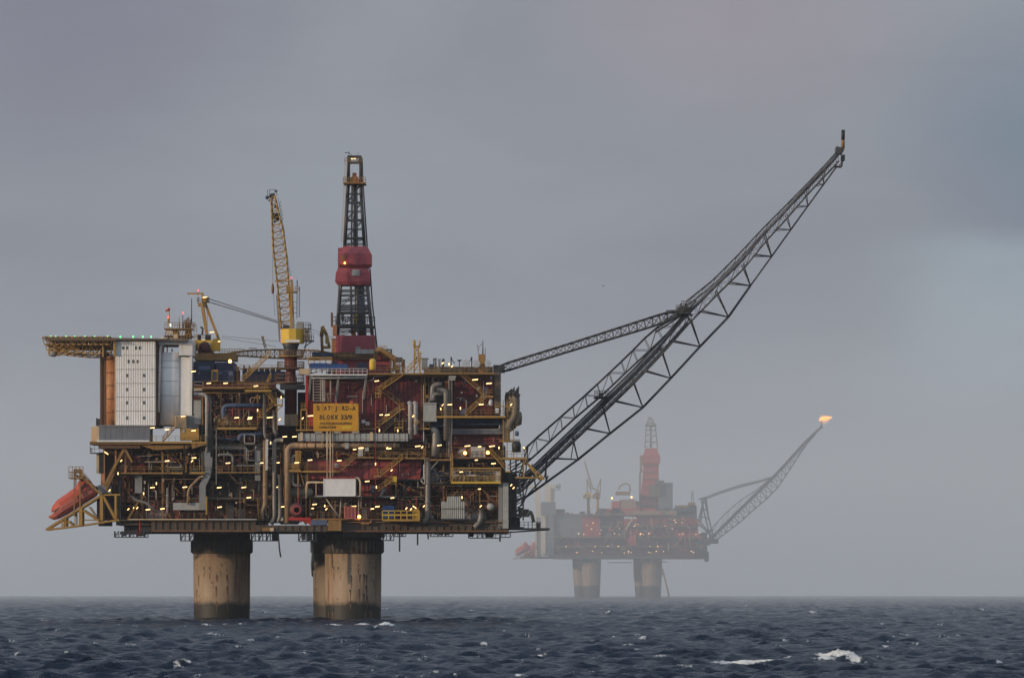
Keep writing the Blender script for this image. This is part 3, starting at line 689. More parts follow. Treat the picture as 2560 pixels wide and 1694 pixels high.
m = MB(); m.bx(252, 1182, 258, 1300, 3, .6); m.bx(258, 1112, 262, 1215, 2.6, .5); m.bx(287,1112,291,1180,2.6,.5); m.bx(311,1112,316,1180,2.6,.5); m.build('column', M['orangest'], uti)
m = MB(); 
for a, b, r in (((262,1214),(290,1158),.42),((290,1160),(312,1118),.36),((330,1155),(312,1120),.3),((285,1182),(264,1225),.3),((318,1300),(345,1255),.2)): m.bar(P(*a,2), P(*b,2), r, 4)
m.build('diagonal_brace', M['yold'], uti)
m = MB(); m.bx(245, 1212, 278, 1232, 2.4, 3); m.build('winch_housing', M['grey'], uti)
# roof of the module
m = MB(); m.bx(484, 903, 535, 925, 8, 12); m.bx(540, 905, 585, 925, 8, 12); o = m.build('roof_house', M['navy'], uti)
m = MB(); m.bx(484, 925, 586, 955, 7, 14); m.build('roof_house', M['navy'], uti); m = MB(); m.bx(496,914,525,924,7.9,.1); m.bx(545,928,556,936,6.85,.1); m.bx(572,928,582,938,6.85,.1); m.bx(495,930,500,936,6.85,.1); m.build('house_window', M['bluep'], uti)
m = MB(); m.bx(528, 924, 545, 953, 6, 1); m.build('door_frame', M['yellow'], uti); m = MB(); m.bx(532, 928, 541, 950, 5.8, .15); m.build('door', M['navy'], uti)
m = MB(); m.bx(606, 928, 712, 955, 12, 6); m.build('roof_house', M['navy'], uti)
m = MB()
for i in range(7): m.lathe(P(612+i*14, 925, 14), [(.5,-.4),(.55,.1),(.3,.5)], 8)
m.bx(608,913,612,928,12,.5); m.bx(622,914,625,928,12,.5); m.bx(590,916,597,955,8,2); m.bx(586,925,600,960,9,1); m.build('roof_vent', M['brown'], uti)
m = MB(); m.tube([P(600,922,6),P(760,918,6)], .12, 6); rail(m, 600, 700, 924, 7, 12, 18); m.build('roof_pipe_rail', M['yold'], uti)
lamps(uti, [(417.6,1073,0),(484,1076,0),(381,1069,0),(266,1132,-.4,1.5),(418,1151.5,0),(485,1144,0),(480,1152,.5),(570,1157,0),(303,1151,.5,1.2),(381,1218,0,3),(391,1208,1,3),(359,1233,1,3),(462,1217,0,1.4),(548,1218,0),
 (370,1273,0,2),(406,1271,0,2),(549,1267,0),(591.6,1043.6,0),(625.5,1043,0),(624,1046.5,0),(674.5,1043,0,.5,15),(640,964.5,0,.3),(522,957.6,0,5.5),(564,957.6,0,5.5),(483.7,928,0),(703,993,1),(699,1048,.5),(757,1045,.5),
 (712,1091,0),(736,1091,0),(458,1040,0,.8),(644,1025,1),(654.6,1156.6,0,.5,8),(695.4,1156,0,.5,7),(742,1156,0),(707,1266,0,.5,8),(622,1243,0),(609.5,1217.6,0),(692,1217,0,2,6),(676.5,1106.6,1),(295,1183,1),(274,1225,.5),(321,1272,.5,2),(334,1270,1,2),(343,1269,.5,2),(575,903,'o',5)])
# ================================================================ MIDDLE (DRILLING) MODULE
dri = thing('drilling_module', 'red walled middle third of the near platform, behind the yellow sign and zigzag stairs', 'platform module', P(900, 1297, 20))
wall(dri, 770, 940, 1058, 1106, 4, .6, 'red', 10, 40); wall(dri, 745, 1106, 1060, 1150, 5, .5, 'red', 12, 30)
m = MB(); m.bx(770, 938, 1058, 941, 3.6, 44); m.bx(764, 941, 770, 1300, 6, 40); m.bx(770, 941, 1058, 1300, 48, .5); m.build('side_wall', M['red'], dri)
m = MB(); m.bx(763.5, 938, 770, 1036, 2.6, 1.2); m.build('column', M['redbright'], dri)
m = MB(); m.bx(772, 1000, 783, 1065, 3.4, .6); m.build('wall_panel', M['redbright'], dri)
m = MB(); m.prism([(765,1150),(1053,1150),(1053,1168),(1050,1197),(768,1197),(765,1178)], 2.6, 1.5)
for x in range(790, 1050, 26): m.bx(x, 1151, x+1, 1196, 2.48, .12)
o = m.build('wind_wall', M['redlit'], dri); m = MB(); m.bx(765, 1166, 1053, 1168.5, 2.4, .2); m.bx(765,1149,1053,1151.5,2.4,.2); m.build('wall_seam', M['red'], o)
wall(dri, 770, 1197, 900, 1300, 8, .5, 'redlit', 10, 34); wall(dri, 900, 1197, 980, 1260, 6, .5, 'redlit', 10); wall(dri, 980, 1197, 1062, 1300, 10, .5, 'maroon', 10); wall(dri, 900, 1262, 980, 1300, 9, .5, 'brown', 10)
m = MB(); m.bx(926, 1215, 938, 1234, 5.7, .3); m.build('door', M['bluep'], dri); m = MB(); m.bx(904, 1272, 918, 1296, 4, .6); m.bx(800,1262,812,1296,6,.8); m.build('equipment_cabinet', M['lgrey'], dri)
floor(dri, 765, 1062, 1145, 3, 44, 3); floor(dri, 765, 1062, 1239, 3, 44, 4, 'girder'); floor(dri, 765, 1062, 1298, 1.6, 46, 3)
# long light grey cable girder and duct below it
m = MB(); m.bx(745, 1083, 1020, 1102, -.2, 1.8); 
for x in range(759, 1020, 14): m.bx(x, 1083.5, x+1, 1101.5, -.32, .12)
m.bx(745,1095,1020,1096,-.34,.14)
o = m.build('cable_girder', M['lgrey'], dri, 'long light grey panelled girder below the sign')
m = MB(); m.bx(751, 1080, 757, 1101, -.5, .3); m.bx(925, 1080, 933, 1101, -.5, .3); m.build('cream_panel', M['cream'], o)
m = MB(); m.bar(P(751,1113,.8), P(1000,1113,.8), .52, 14)
for x in range(765, 1000, 22): m.bar(P(x,1113,.8), P(x+2,1113,.8), .58, 14)
m.build('horizontal_duct', M['pipet'], dri)
m = MB(); m.bx(862,1106,872,1121,.2,.4); m.bx(912,1118,922,1127,.3,.6); m.bx(895,1118,907,1140,.6,1.2); m.bx(836,1158,846,1168,.6,.6); m.build('equipment_cabinet', M['lgrey'], dri)
# walkways
walkway(dri, 775, 917, 935, .6, 3.2, 3, 'white', 14, 10.5); m = MB(); m.bx(775, 939, 917, 944, 1.6, 2.5); m.bar(P(778,945,.9), P(914,945,.9), .12, 6)
for x in (793, 820, 861, 891): m.bar(P(x,945,.8), P(x+6,938,.8), .07, 4)
m.build('walkway_soffit', M['lgrey'], dri)
for a, b in (((777,938),(772,998)),((847,938),(840,1002)),((916,938),(909,997))):
    m = MB(); m.bar(P(*a,1), P(*b,3.6), .26, 4); m.build('support_strut', M['lgrey'], dri)
m = MB(); m.bx(747, 921, 775, 935, .8, 3); m.build('hose_cabinet', M['cream'], dri)
# caged ladder
m = MB(); 
for x in (783, 801, 807, 812): m.bar(P(x,946,1.4), P(x,1003,1.4), .09 if x != 807 else .2, 4)
for y in range(952, 1004, 7): m.bar(P(783,y,1.4), P(812,y,1.4), .07, 4)
m.build('caged_ladder', M['cage'], dri)
m = MB(); m.bar(P(826,950,2), P(826,1006,2), .18, 6); m.bar(P(818,985,2), P(818,1006,2), .09, 6)
for x in (818, 826): m.bar(P(x,1078,-.6), P(x,1195,-.6), .14, 6)
m.bar(P(832,1078,-.5), P(832,1190,-.5), .08, 6); m.bar(P(805,1078,-.5), P(805,1120,-.5), .08, 6); m.build('drain_pipe', M['cream'], dri)
m = MB(); m.bar(P(939,1000,.2), P(939,1180,.2), .1, 6); m.bar(P(939,1180,.2), P(938,1262,.2), .06, 6); m.build('fire_main', M['redbright'], dri)
pipe(dri, [(920,952),(934,950),(934,940),(962,940),(962,930)], .1, 'pipe', 1.5, .4, n=6)
walkway(dri, 725, 850, 1176, .4, 3, 4, 'yellow', 14, 12, railmat='yold'); walkway(dri, 886, 935, 1141, .6, 3, 4, 'yold', 16, 10); walkway(dri, 938, 1073, 1143, .4, 3.4, 4, 'yold', 14, 14)
walkway(dri, 740, 783, 1073, .6, 3, 3, 'yellow', 22, 10); walkway(dri, 898, 940, 1070, .8, 2.4, 3, 'yold', 13, 10); walkway(dri, 1022, 1074, 1069, .6, 2.8, 4, 'yellow', 13, 9)
walkway(dri, 752, 767, 1022, .6, 2.4, 3, 'yellow', 14, 5); m = MB(); m.bx(751,1022,754,1073,.8,.4); m.bx(765,1022,768,1073,.8,.4); m.build('landing_post', M['yellow'], dri)
walkway(dri, 780, 900, 1295, .8, 2, 4, 'yold', 16, 13); walkway(dri, 900, 958, 1272+24, .8, 2, 3, 'brown', 14, 12)
walkway(dri, 722, 752, 1174, .2, 2.6, 4, 'yellow', 15, 6); m = MB(); m.bx(728,1158,748,1174,1,1.4); m.build('switch_room', M['yold'], dri)
m = MB(); m.bx(738,1126,752,1158,1,.2); rail(m,740,752,1158,.8,30,4); m.build('caged_ladder', M['yellow'], dri)
m = MB(); m.bx(953, 1239, 990, 1243, 2, 2); m.prism([(952,1241),(964,1222),(958,1216),(948,1241)], 1, 1.2); m.build('deck_bracket', M['lgrey'], dri)
# zigzag stair tower
def landing(x0, x1, y, d=.6, h=14): return walkway(dri, x0, x1, y, d, 2.4, 3, 'yellow', h, 8)
stair(dri, 1011, 934, 947, 978, .8); landing(937, 953, 981); stair(dri, 953, 977, 999, 1012, 2.4, 'yold'); landing(1000, 1012, 1021); stair(dri, 1008, 1020, 947, 1064, .8); landing(939, 950, 1066)
stair(dri, 989, 1050, 957, 1080, 2.2, 'yold'); landing(986, 1008, 1067); m = MB()
for x in (987, 1007): m.bar(P(x,1045,.8), P(x,1078,.8), .1, 4)
for x in (939, 951, 946): m.bar(P(x,980,.8), P(x,995,.8), .1, 4)
m.bar(P(948,1068,.8),P(948,1078,.8),.1,4); m.build('landing_post', M['yellow'], dri)
stair(dri, 984, 1108, 944, 1144, 2, 'yold'); stair(dri, 1006, 1146, 951, 1189, .2); landing(934, 953, 1189, 0, 16); stair(dri, 952, 1190, 980, 1208, 2, 'yold'); landing(972, 991, 1207, .4, 14); stair(dri, 980, 1200, 945, 1228, 0, 'yellow')
stair(dri, 888, 1143, 850, 1178, .4, 'yold'); m = MB(); m.bx(981, 1190, 992, 1204, .1, .8); m.build('hose_cabinet', M['ybright'], dri)
m = MB()
for y in range(942, 1070, 8): m.bx(1052, y, 1058, y+1.2, 3.4, .2)
m.bx(1052,940,1053.4,1080,3.3,.3); m.bx(1059,940,1060.4,1080,3.3,.3); m.build('caged_ladder', M['yold'], dri)
# two upright silver exhaust pipes
for x, y0, y1 in ((1024,1006,1098),(1037.5,1006,1086)):
    pipe(dri, [(x-2, y0+4), (x, y0), (x+1.5, y0+5), (x+2, y1)], .44, 'pipew', .4, .3, 'upright_duct', 12)
m = MB(); m.lathe(P(1042,1055,.2), [(.3,-.5),(.6,-.35),(.65,.2),(.3,.6)], 14, 'y'); m.build('pressure_gauge_drum', M['pipet'], dri)
pipe(dri, [(1000,1043),(1024,1038)], .1, 'brown', 1); pipe(dri, [(1062,1143),(1062,1212),(1052,1200)], .1, 'cage', .4, .5)
m = MB(); m.lathe(P(1000,1018,2), [(.05,-2),(.5,-1.6),(.5,1.6),(.05,2)], 12); 
# lower bays
for i, (x0, y0, x1, y1, d0, dn) in enumerate([(745,1120,890,1145,2,1.1),(890,1120,1060,1143,2,1.2),(775,1243,900,1296,3,1.2),(990,1200,1062,1238,4,1.2),(900,1243,1062,1262,5,1.0),(990,1262,1062,1300,3,1.0),(745,1155,768,1240,1,2),(1000,1102,1062,1143,3,1.4)]):
    clutter(dri, x0, y0, x1, y1, d0, d0+4, 300+i, dn)
m = MB(); m.bx(993, 1197, 1060, 1204, 2.6, 2); m.bx(990, 1197, 1062, 1201, 2.2, 6); m.build('deck_beam', M['black'], dri)
pipe(dri, [(767,1233),(767,1206),(773,1204),(800,1204)], .16, 'cream', .4, .8); pipe(dri, [(790,1298),(760,1298)], .1, 'yold', .5)
m = MB(); 
for a, b in (((812,1241),(849,1293)),((853,1241),(850,1293)),((897,1238),(896,1290)),((903,1238),(903,1270))): m.bar(P(*a,.4), P(*b,.4), .16 if a[0] < 860 else .1, 6)
m.build('support_strut', M['cage'], dri)
# small equipment on a red skid with a large reel
m = MB(); m.bx(722, 1293, 777, 1300, .2, 2); m.prism([(735,1293),(777,1293),(777,1312),(765,1305),(742,1300)], .4, 1.4); m.build('skid', M['redbright'], dri)
m = MB(); m.bx(777, 1299, 818, 1312, .2, 2); m.build('skid', M['bluep'], dri)
pipe(dri, [(901,1308),(922,1308),(927,1306),(928,1300)], .16, 'yold', .6, .6); m = MB(); m.bx(901,1306,922,1310,.4,1); m.build('step', M['yold'], dri)
lamps(dri, [(776.5,1039,0,.4,14),(942,952,0),(775,1149.5,0),(848,1150.8,0),(901.5,1119,0),(886.7,1122.7,0,.3,8),(918,1202.5,0,1),(941,1217,1,-.2),(786.7,1260,0),(885,1265,0),(898,1291,'o',0),(943.6,1265.5,0),(931,1271,0,.5,8),
 (781.6,1270,0,2,6),(953,1036.7,0,.6,8),(968,1036.7,0),(1033,1039.8,.5,.1),(994.4,1076,1,-.6),(948.5,1075.5,1,-.2),(1044.6,1114.8,0,.4,14),(1055.6,1117,.5),(903.8,1119.6,0),(972.7,1121,0),(968,1119,.5),(938.8,1159,1,0),(979,1175,.5,.2),(981,1244,0,.5,9),(1036.5,1267,-.4,.5),(1060,1264.5,.5),(1027.5,1272,.5,2),(1016,1270,.5,2),(812,1264,1,1),(816,1272,.5,1)])

# ================================================================ RIGHT (COMPRESSION) MODULE
com = thing('compression_module', 'right third of the near platform with maroon walls, silver pipe bends and scorched exhaust stacks', 'platform module', P(1190, 1297, 20))
wall(com, 1122, 937, 1233, 1040, 4, .6, 'red', 9, 34); wall(com, 1060, 937, 1122, 1040, 7, .5, 'red', 9, 30); wall(com, 1125, 1083, 1252, 1113, 4.4, .5, 'red', 16); wall(com, 1060, 1062, 1125, 1150, 9, .5, 'maroon', 9)
wall(com, 1060, 1113, 1262, 1146, 8, .5, 'red', 9); wall(com, 1125, 1046, 1250, 1084, 5.6, .4, 'maroon', 12)
wall(com, 1060, 1150, 1262, 1208, 9, .5, 'maroon', 10); wall(com, 1062, 1208, 1140, 1300, 9, .5, 'maroon', 10); wall(com, 1140, 1208, 1246, 1300, 6.5, .5, 'red', 10, 30)
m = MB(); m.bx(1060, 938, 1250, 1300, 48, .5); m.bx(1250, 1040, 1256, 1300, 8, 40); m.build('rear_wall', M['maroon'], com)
floor(com, 1060, 1262, 1044, 3, 44, 4); floor(com, 1060, 1262, 1146, 3.4, 44, 4); floor(com, 1060, 1262, 1205, 3.4, 44, 4); floor(com, 1060, 1262, 1298, 1.8, 46, 4); floor(com, 920, 1236, 934, 1.4, 46, 3, 'yold')
m = MB(); m.bx(1236, 931, 1252, 1035, 4, 3); 
for y in range(940, 1034, 12): m.bx(1235, y, 1253, y+1, 3.85, .15)
m.build('service_tower', M['exh'], com); m = MB(); m.bx(1233, 912, 1254, 931, 4, 4); m.build('strut_anchor', M['steel'], com)
m = MB(); m.bx(1246, 1206, 1256, 1320, 1.4, 2); m.build('corner_column', M['grey'], com); m = MB(); m.bx(1257, 1206, 1271, 1320, .8, 2.4)
for y in range(1228, 1320, 24): m.bx(1256.6, y, 1271.4, y+1, .7, .1)
m.build('corner_column', M['lgrey'], com)
m = MB(); m.bx(1058, 1008, 1091, 1051, .6, 3.4); m.bx(1057,1048,1092,1053,.4,3.8); m.bx(1057,1006,1092,1009,.4,3.8); m.build('grey_tank', M['lgrey'], com)
# big silver pipe bends
pipe(com, [(1080,1002),(1082,962),(1106,960)], .52, 'pipe', 1.6, 1.8); pipe(com, [(1082,1000),(1086,984),(1110,984)], .4, 'pipe', 1.2, 1.0); pipe(com, [(1092,975),(1115,975),(1115,1100)], .5, 'pipe', .9, .9); pipe(com, [(1094,962),(1094,978)], .34, 'pipe', 1.6)
m = MB(); m.bx(1090, 985, 1111, 1005, 2, 2); m.build('filter_house', M['dark'], com)
pipe(com, [(1123,942),(1123,1140)], .16, 'pipew', 1.2); pipe(com, [(1129,950),(1129,1080),(1127,1095),(1127,1150)], .2, 'cage', 1.4, .6); m = MB(); m.bx(1122,939,1140,944,.8,2); m.bx(1124,944,1138,950,1,1.5); m.build('pipe_cap', M['lgrey'], com)
pipe(com, [(1118,1100),(1118,1140)], .16, 'pipe', 1.4); pipe(com, [(1078,1078),(1089,1076),(1090,1100),(1087,1140)], .75, 'pipe', 1.0, 1.4, n=14)
for k in range(5): pipe(com, [(1122,1083-k*2.4),(1253-k*2,1083-k*2.4),(1257-k*2,1077-k*1.6),(1257-k*2,1062)], .13, 'bluep' if k % 2 else 'pipew', 3.0-k*.08, .9, 'process_pipe', 8)
m = MB(); m.bx(1075, 1047, 1262, 1062, 3, .4); m.build('deck_beam', M['navy'], com)
pipe(com, [(1075,1066),(1122,1064)], .3, 'bluep', 2.6); pipe(com, [(1068,1144),(1070,1170),(1069,1292),(1060,1308)], .52, 'pipe', .9, 1.6, n=12); m = MB(); m.bar(P(1095,1152,.8), P(1052,1198,.8), .1, 4); m.build('diagonal_brace', M['cage'], com)
pipe(com, [(1203,1272),(1203,1296),(1193,1312),(1186,1318)], .55, 'pipe', .9, 1.4, n=12); m = MB(); m.lathe(P(1226,1266,1.4), [(.2,-.6),(.7,-.4),(.75,.4),(.2,.6)], 16, 'y'); m.build('vessel', M['lgrey'], com)
for x0, x1 in ((1138,1158),(1158,1178),(1178,1192)): pipe(com, [(x0,1214),(x1-4,1214),(x1,1210),(x1,1200)], .18, 'pipe', 1, .5)
for k in range(4): pipe(com, [(1064,1163+k*9),(1084+k*6,1163+k*9),(1084+k*6,1180+k*9),(1124,1180+k*7)], .12, 'pipe' if k % 2 else 'bluep', 2+k*.4, .4, n=6)
# walkways
walkway(com, 922, 1060, 932, .6, 3, 4, 'yold', 14, 14); walkway(com, 1060, 1236, 931, .4, 3, 4, 'yold', 14, 12); walkway(com, 1091, 1264, 1039, .2, 4, 5, 'yellow', 14, 12, railmat='yold')
walkway(com, 1240, 1318, 1143, .4, 5, 5, 'yellow', 16, 12, railmat='yold'); walkway(com, 1073, 1130, 1147, .6, 3, 4, 'yold', 14, 14); walkway(com, 1127, 1240, 1142, .6, 3, 4, 'brown', 14, 12); walkway(com, 1248, 1300, 1101, 2, 3, 3, 'yold', 3, 20, ends=False)
o = walkway(com, 1128, 1252, 1203, -.6, 3.4, 5, 'ybright', 14, 10, railmat='yellow')
m = MB()
for x in (1128, 1158, 1186, 1233, 1251): m.bx(x, 1168, x+1.6, 1203, -.5, .3)
m.bx(1145, 1168, 1252, 1171, -.6, .3); m.bx(1128,1176,1252,1177.5,-.5,.2); m.bx(1128,1168,1252,1170,2.4,.3); m.build('valve_deck_frame', M['yellow'], com)
clutter(com, 1130, 1170, 1250, 1202, .2, 2.6, 55, 3.2, ('pipe','pipew','cage','lgrey'), False, False)
m = MB(); m.bx(1236, 1177, 1250, 1203, -.3, 1.4); m.build('lift_cage', M['cage'], com)
m = MB()
for x in (1127, 1131): m.bar(P(x,1132,.2), P(x,1205,.2), .12, 4)
for y in range(1135, 1205, 6): m.bar(P(1127,y,.2), P(1131,y,.2), .05, 4)
m.build('caged_ladder', M['yellow'], com)
stair(com, 1150, 936, 1206, 985, .9, 'yold'); landing_ = walkway(com, 1213, 1233, 989, .6, 2.4, 4, 'yellow', 15, 8); stair(com, 1217, 990, 1163, 1040, .6, 'yellow'); m = MB(); m.bx(1209, 968, 1219, 995, 1.8, 1.4); m.build('switch_room', M['bluep'], com)
stair(com, 1225, 1130, 1251, 1158, .2, 'yellow'); stair(com, 1251, 1158, 1264, 1176, .2, 'yellow'); walkway(com, 1262, 1277, 1177, 0, 2, 3, 'yellow', 14, 7)
m = MB(); m.bx(1177, 1116, 1213, 1144, .8, 3); m.build('control_cabin', M['cream' if 0 else 'lgrey'], com); m = MB(); m.bx(1172,1108,1218,1110,.8,2); m.build('cabin_canopy', M['steel'], com)
m = MB(); m.bx(1150, 1022, 1166, 1037, 2, 1.6); m.bx(1226,941,1230,948,1,.6); m.build('equipment_cabinet', M['bluep'], com); m = MB(); m.lathe(P(1226,1005,1.4), [(.1,-.8),(.4,-.6),(.4,.4),(.1,.7)], 12); m.bx(1238,1020,1247,1032,.6,.8); m.build('white_tank', M['white'], com)
for i, (x0, y0, x1, y1, d0, dn) in enumerate([(1062,940,1120,1005,3,1.3),(1092,1006,1122,1040,3,1.4),(1064,1085,1122,1143,4,1.3),(1130,1116,1176,1143,3,.8),(1214,1116,1262,1143,3,.8),(1062,1155,1126,1204,3,1.6),(1064,1212,1244,1262,4,.7),(1064,1262,1244,1297,2.4,1.1),(1125,1155,1262,1166,4,.6)]):
    clutter(com, x0, y0, x1, y1, d0, d0+4, 500+i, dn)
# exhaust stacks bent outwards, sooted tips
for k, (x, ty, dd, tx) in enumerate(((1289,970,1,8),(1280,972,3.0,6),(1271,976,5,8))):
    m = MB(); m.tube([P(1270+k,1072,dd), P(1276,1056,dd), P(x-1,1040,dd), P(x+1,1010,dd), P(x,992,dd), P(x+3,982,dd)], .78, 14, 1.4)
    for y in (1000, 1020): m.bar(P(x+.6,y,dd), P(x+.7,y+2,dd), .86, 14)
    o = m.build('exhaust_stack', M['exh'], com)
    m = MB(); m.prism([(x-9,987),(x+tx,ty-6),(x+tx+1,ty-4),(x+tx,990),(x+tx-2,996),(x-2,992)], dd-.8, 1.6); m.build('sooted_tip', M['black'], o)
m = MB(); m.bx(1256, 1070, 1275, 1100, 2.6, 4); m.prism([(1262,1040),(1292,1058),(1290,1068),(1276,1078),(1258,1072)], 2, 4); m.build('exhaust_plenum', M['exh'], com)
m = MB(); m.bx(1250, 1044, 1272, 1070, 3.6, 4); m.build('deck_beam', M['dark'], com)
m = MB(); m.lathe(P(1292,1045,1.6), [(.2,-1.6),(1.0,-1.2),(1.1,0),(1.0,1.2),(.2,1.6)], 14); m.build('silencer', M['exh'], com)
m = MB()
for x in (1258, 1268, 1284): m.bar(P(x,1000 if x < 1280 else 1062,1), P(x,1143,1), .12, 4)
m.bar(P(1236,1014,.6), P(1286,1017,.6), .14, 4); m.bar(P(1284,1062,1), P(1296,1062,1), .1, 4); m.build('stack_support_frame', M['yellow'], com)
m = MB(); m.lathe(P(1292,1083,1), [(.4,-.5),(.45,0),(.35,.5)], 10); m.build('flood_lamp_housing', M['bluep'], com)
m = MB(); m.lathe(P(1291,1130,1.2), [(.9,0),(.95,1.6),(.7,2.1),(.1,2.3)], 16); m.bx(1250,1112,1262,1140,2,2); m.build('vessel', M['black'], com)
# open steel frame at the right end, with stairs behind
m = MB()
for x in (1276, 1290, 1308): 
    for d in (3, 12): m.bar(P(x,1146,d), P(x,1322 if x < 1300 else 1300,d), .2, 4)
for y in (1180, 1212, 1246, 1285, 1318):
    m.bar(P(1272,y,3), P(1309,y,3), .2, 4); m.bar(P(1272,y,12), P(1309,y,12), .2, 4)
for y in range(1150, 1290, 9): m.bar(P(1270,y+12,5), P(1308,y-6,5), .14, 4)
for a, b in (((1275,1180),(1308,1150)),((1275,1246),(1308,1212)),((1275,1318),(1309,1285)),((1290,1212),(1308,1180))): m.bar(P(*a,3.4), P(*b,3.4), .2, 4)
m.build('end_frame', M['steel'], com)
m = MB(); m.bx(1272, 1180, 1290, 1210, 7, 8); m.bx(1272, 1292, 1300, 1318, 5, 8); m.bx(1296,1268,1306,1284,3,2); m.bx(1274,1225,1286,1262,8,6); m.build('equipment_house', M['dark'], com)
walkway(com, 1271, 1322, 1286, 2, 4, 5, 'steel', 12, 8); walkway(com, 1284, 1360, 1192, 1, 3, 3, 'yellow', 0.5, 30, ends=False) if 0 else None
m = MB(); 
for a, b in (((1288,1193),(1360,1194)),((1313,1152),(1361,1196)),((1309,1150),(1309,1192)),((1313,1153),(1352,1200)),((1345,1198),(1361,1196))): m.bar(P(*a,1), P(*b,1), .2, 4)
m.bx(1350,1190,1360,1198,.6,1.4); m.build('outrigger', M['yellow'], com)
m = MB(); m.tube([P(1318,1290,2),P(1326,1276,2),P(1331,1290,2),P(1334,1305,2)], .35, 6, .6); m.bx(1308,1272,1322,1286,3,2); m.build('anchor_winch', M['steel'], com)
lamps(com, [(1188,948.7,0,.6,14),(1222.7,958,0,.6,14),(1106.6,907.6,.5),(1122.7,909.7,1),(1130,915.6,.5),(1124.5,1011,0,.4),(1203,1010.5,0),(1151,1020,1),(1098.5,1112.5,0,.1),(1168.6,1114.3,0,.6,14),(1199,1115.8,0,.4,8),(1230,1114.8,0,.6,14),(1162.8,1132,'o',2),(1219.6,1131,'o',1),
 (1247.4,1119,1),(1310,1119,-.5,.4),(1190.8,1149.5,0,.5,7),(1233.7,1158,0,.1),(1153,1179,0,-.8,8),(1198.5,1221.7,0,2,7),(1155,1242.6,1,2),(1201.8,1264.5,.5,2),(1140.6,1264.5,.5,.2),(1278,1212,.5,2),(1284,1219,.5,2),(1278,1011,.5,.2),(1107,1012,.5,2),(1102,1022,1,2)])

# small wall fittings: conduits, junction boxes, brackets, hose runs on the bulkheads
def fittings(parent, x0, y0, x1, y1, d, seed, n=30, mats=('brown','yold','redlit','lgrey','cage','steel')):
    rd = random.Random(seed); gs = {}
    for k in range(n):
        mt = rd.choice(mats); m = gs.setdefault(mt, MB()); x = rd.uniform(x0+2, x1-8); y = rd.uniform(y0+3, y1-8); t = rd.random()
        if t < .35: L_ = rd.uniform(8, .7*(y1-y0)); y2 = min(y1-1, y+L_); m.bar(P(x,y,d-.2), P(x,y2,d-.2), rd.uniform(.04,.10), 4)
        elif t < .6: L_ = rd.uniform(10, .5*(x1-x0)); x2 = min(x1-1, x+L_); m.bar(P(x,y,d-.25), P(x2,y,d-.25), rd.uniform(.04,.09), 4)
        elif t < .9: m.bx(x, y, x+rd.uniform(2, 6), y+rd.uniform(2.5, 8), d-.4, .3)
        else: m.tube([P(x,y,d-.3), P(x+8,y,d-.3), P(x+8,min(y1-1,y+rd.uniform(8,24)),d-.3)], .12, 6, .5)
    for mt, m in gs.items(): m.build('wall_fitting', M[mt], parent)
fittings(dri, 900, 945, 1052, 1078, 4, 1, 34); fittings(dri, 772, 945, 895, 1005, 4, 2, 14); fittings(dri, 770, 1106, 1050, 1146, 4.6, 3, 40); fittings(dri, 770, 1150, 1050, 1196, 2.5, 4, 20); fittings(dri, 780, 1200, 1060, 1292, 5.8, 5, 60)
fittings(com, 1126, 942, 1230, 1036, 4, 6, 26); fittings(com, 1128, 1085, 1250, 1112, 4.3, 7, 12); fittings(com, 1064, 1114, 1256, 1144, 7.6, 8, 26); fittings(com, 1142, 1212, 1242, 1294, 6.3, 9, 34); fittings(com, 1062, 942, 1120, 1040, 5, 10, 26)
fittings(uti, 508, 980, 688, 1060, 4.8, 11, 44); fittings(uti, 522, 1250, 640, 1295, 5.8, 12, 20); fittings(uti, 302, 1190, 510, 1295, 7.6, 13, 70, ('brown','maroon','redlit','pipet','yold','steel')); fittings(uti, 302, 1114, 655, 1178, 8, 14, 80, ('brown','maroon','redlit','pipet','yold','steel')); fittings(uti, 655, 1110, 764, 1290, 8, 15, 50, ('brown','maroon','pipet','steel'))
fittings(uti, 400, 866, 446, 1040, 4.2, 16, 8, ('brown','lgrey')); fittings(uti, 484, 980, 505, 1060, 4, 17, 16, ('lgrey','cage','steel'))
m = MB(); m.bx(484, 1000, 504, 1034, 3.6, 2); m.bx(486, 1034, 506, 1060, 3.2, 2); m.build('cooling_unit', M['lgrey'], uti)
m = MB(); m.bx(932, 1051, 942, 1058, 3.6, .2) if 0 else m.bx(904, 1049, 913, 1057, 3.5, .3); m.bx(914, 1054, 924, 1062, 3.5, .3); m.build('notice_board', M['white'], dri)
m = MB(); m.bx(972, 1043, 985, 1064, 3.2, .4); m.build('door', M['bluep'], dri)

for i, (x0, y0, x1, y1, dd) in enumerate([(302,1114,512,1179,3.2),(302,1188,512,1295,3.0),(522,1114,690,1178,2.6),(522,1188,690,1295,2.8),(508,1066,690,1106,3.0),(508,980,690,1062,2.4),(650,1110,765,1296,2.4),(770,1243,1060,1296,2.6),(990,1200,1062,1296,2.4),(1062,945,1122,1040,2.6),(1062,1085,1126,1143,2.4),(1064,1208,1244,1296,2.6),(1130,1150,1262,1168,2),(745,1122,1058,1144,1.8)]):
    fittings(uti if x1 <= 690 else dri if x1 <= 1062 else com, x0, y0, x1, y1, dd, 700+i, int((x1-x0)*(y1-y0)/420)+8, ('brown','yold','pipet','brown','redlit','cage'))
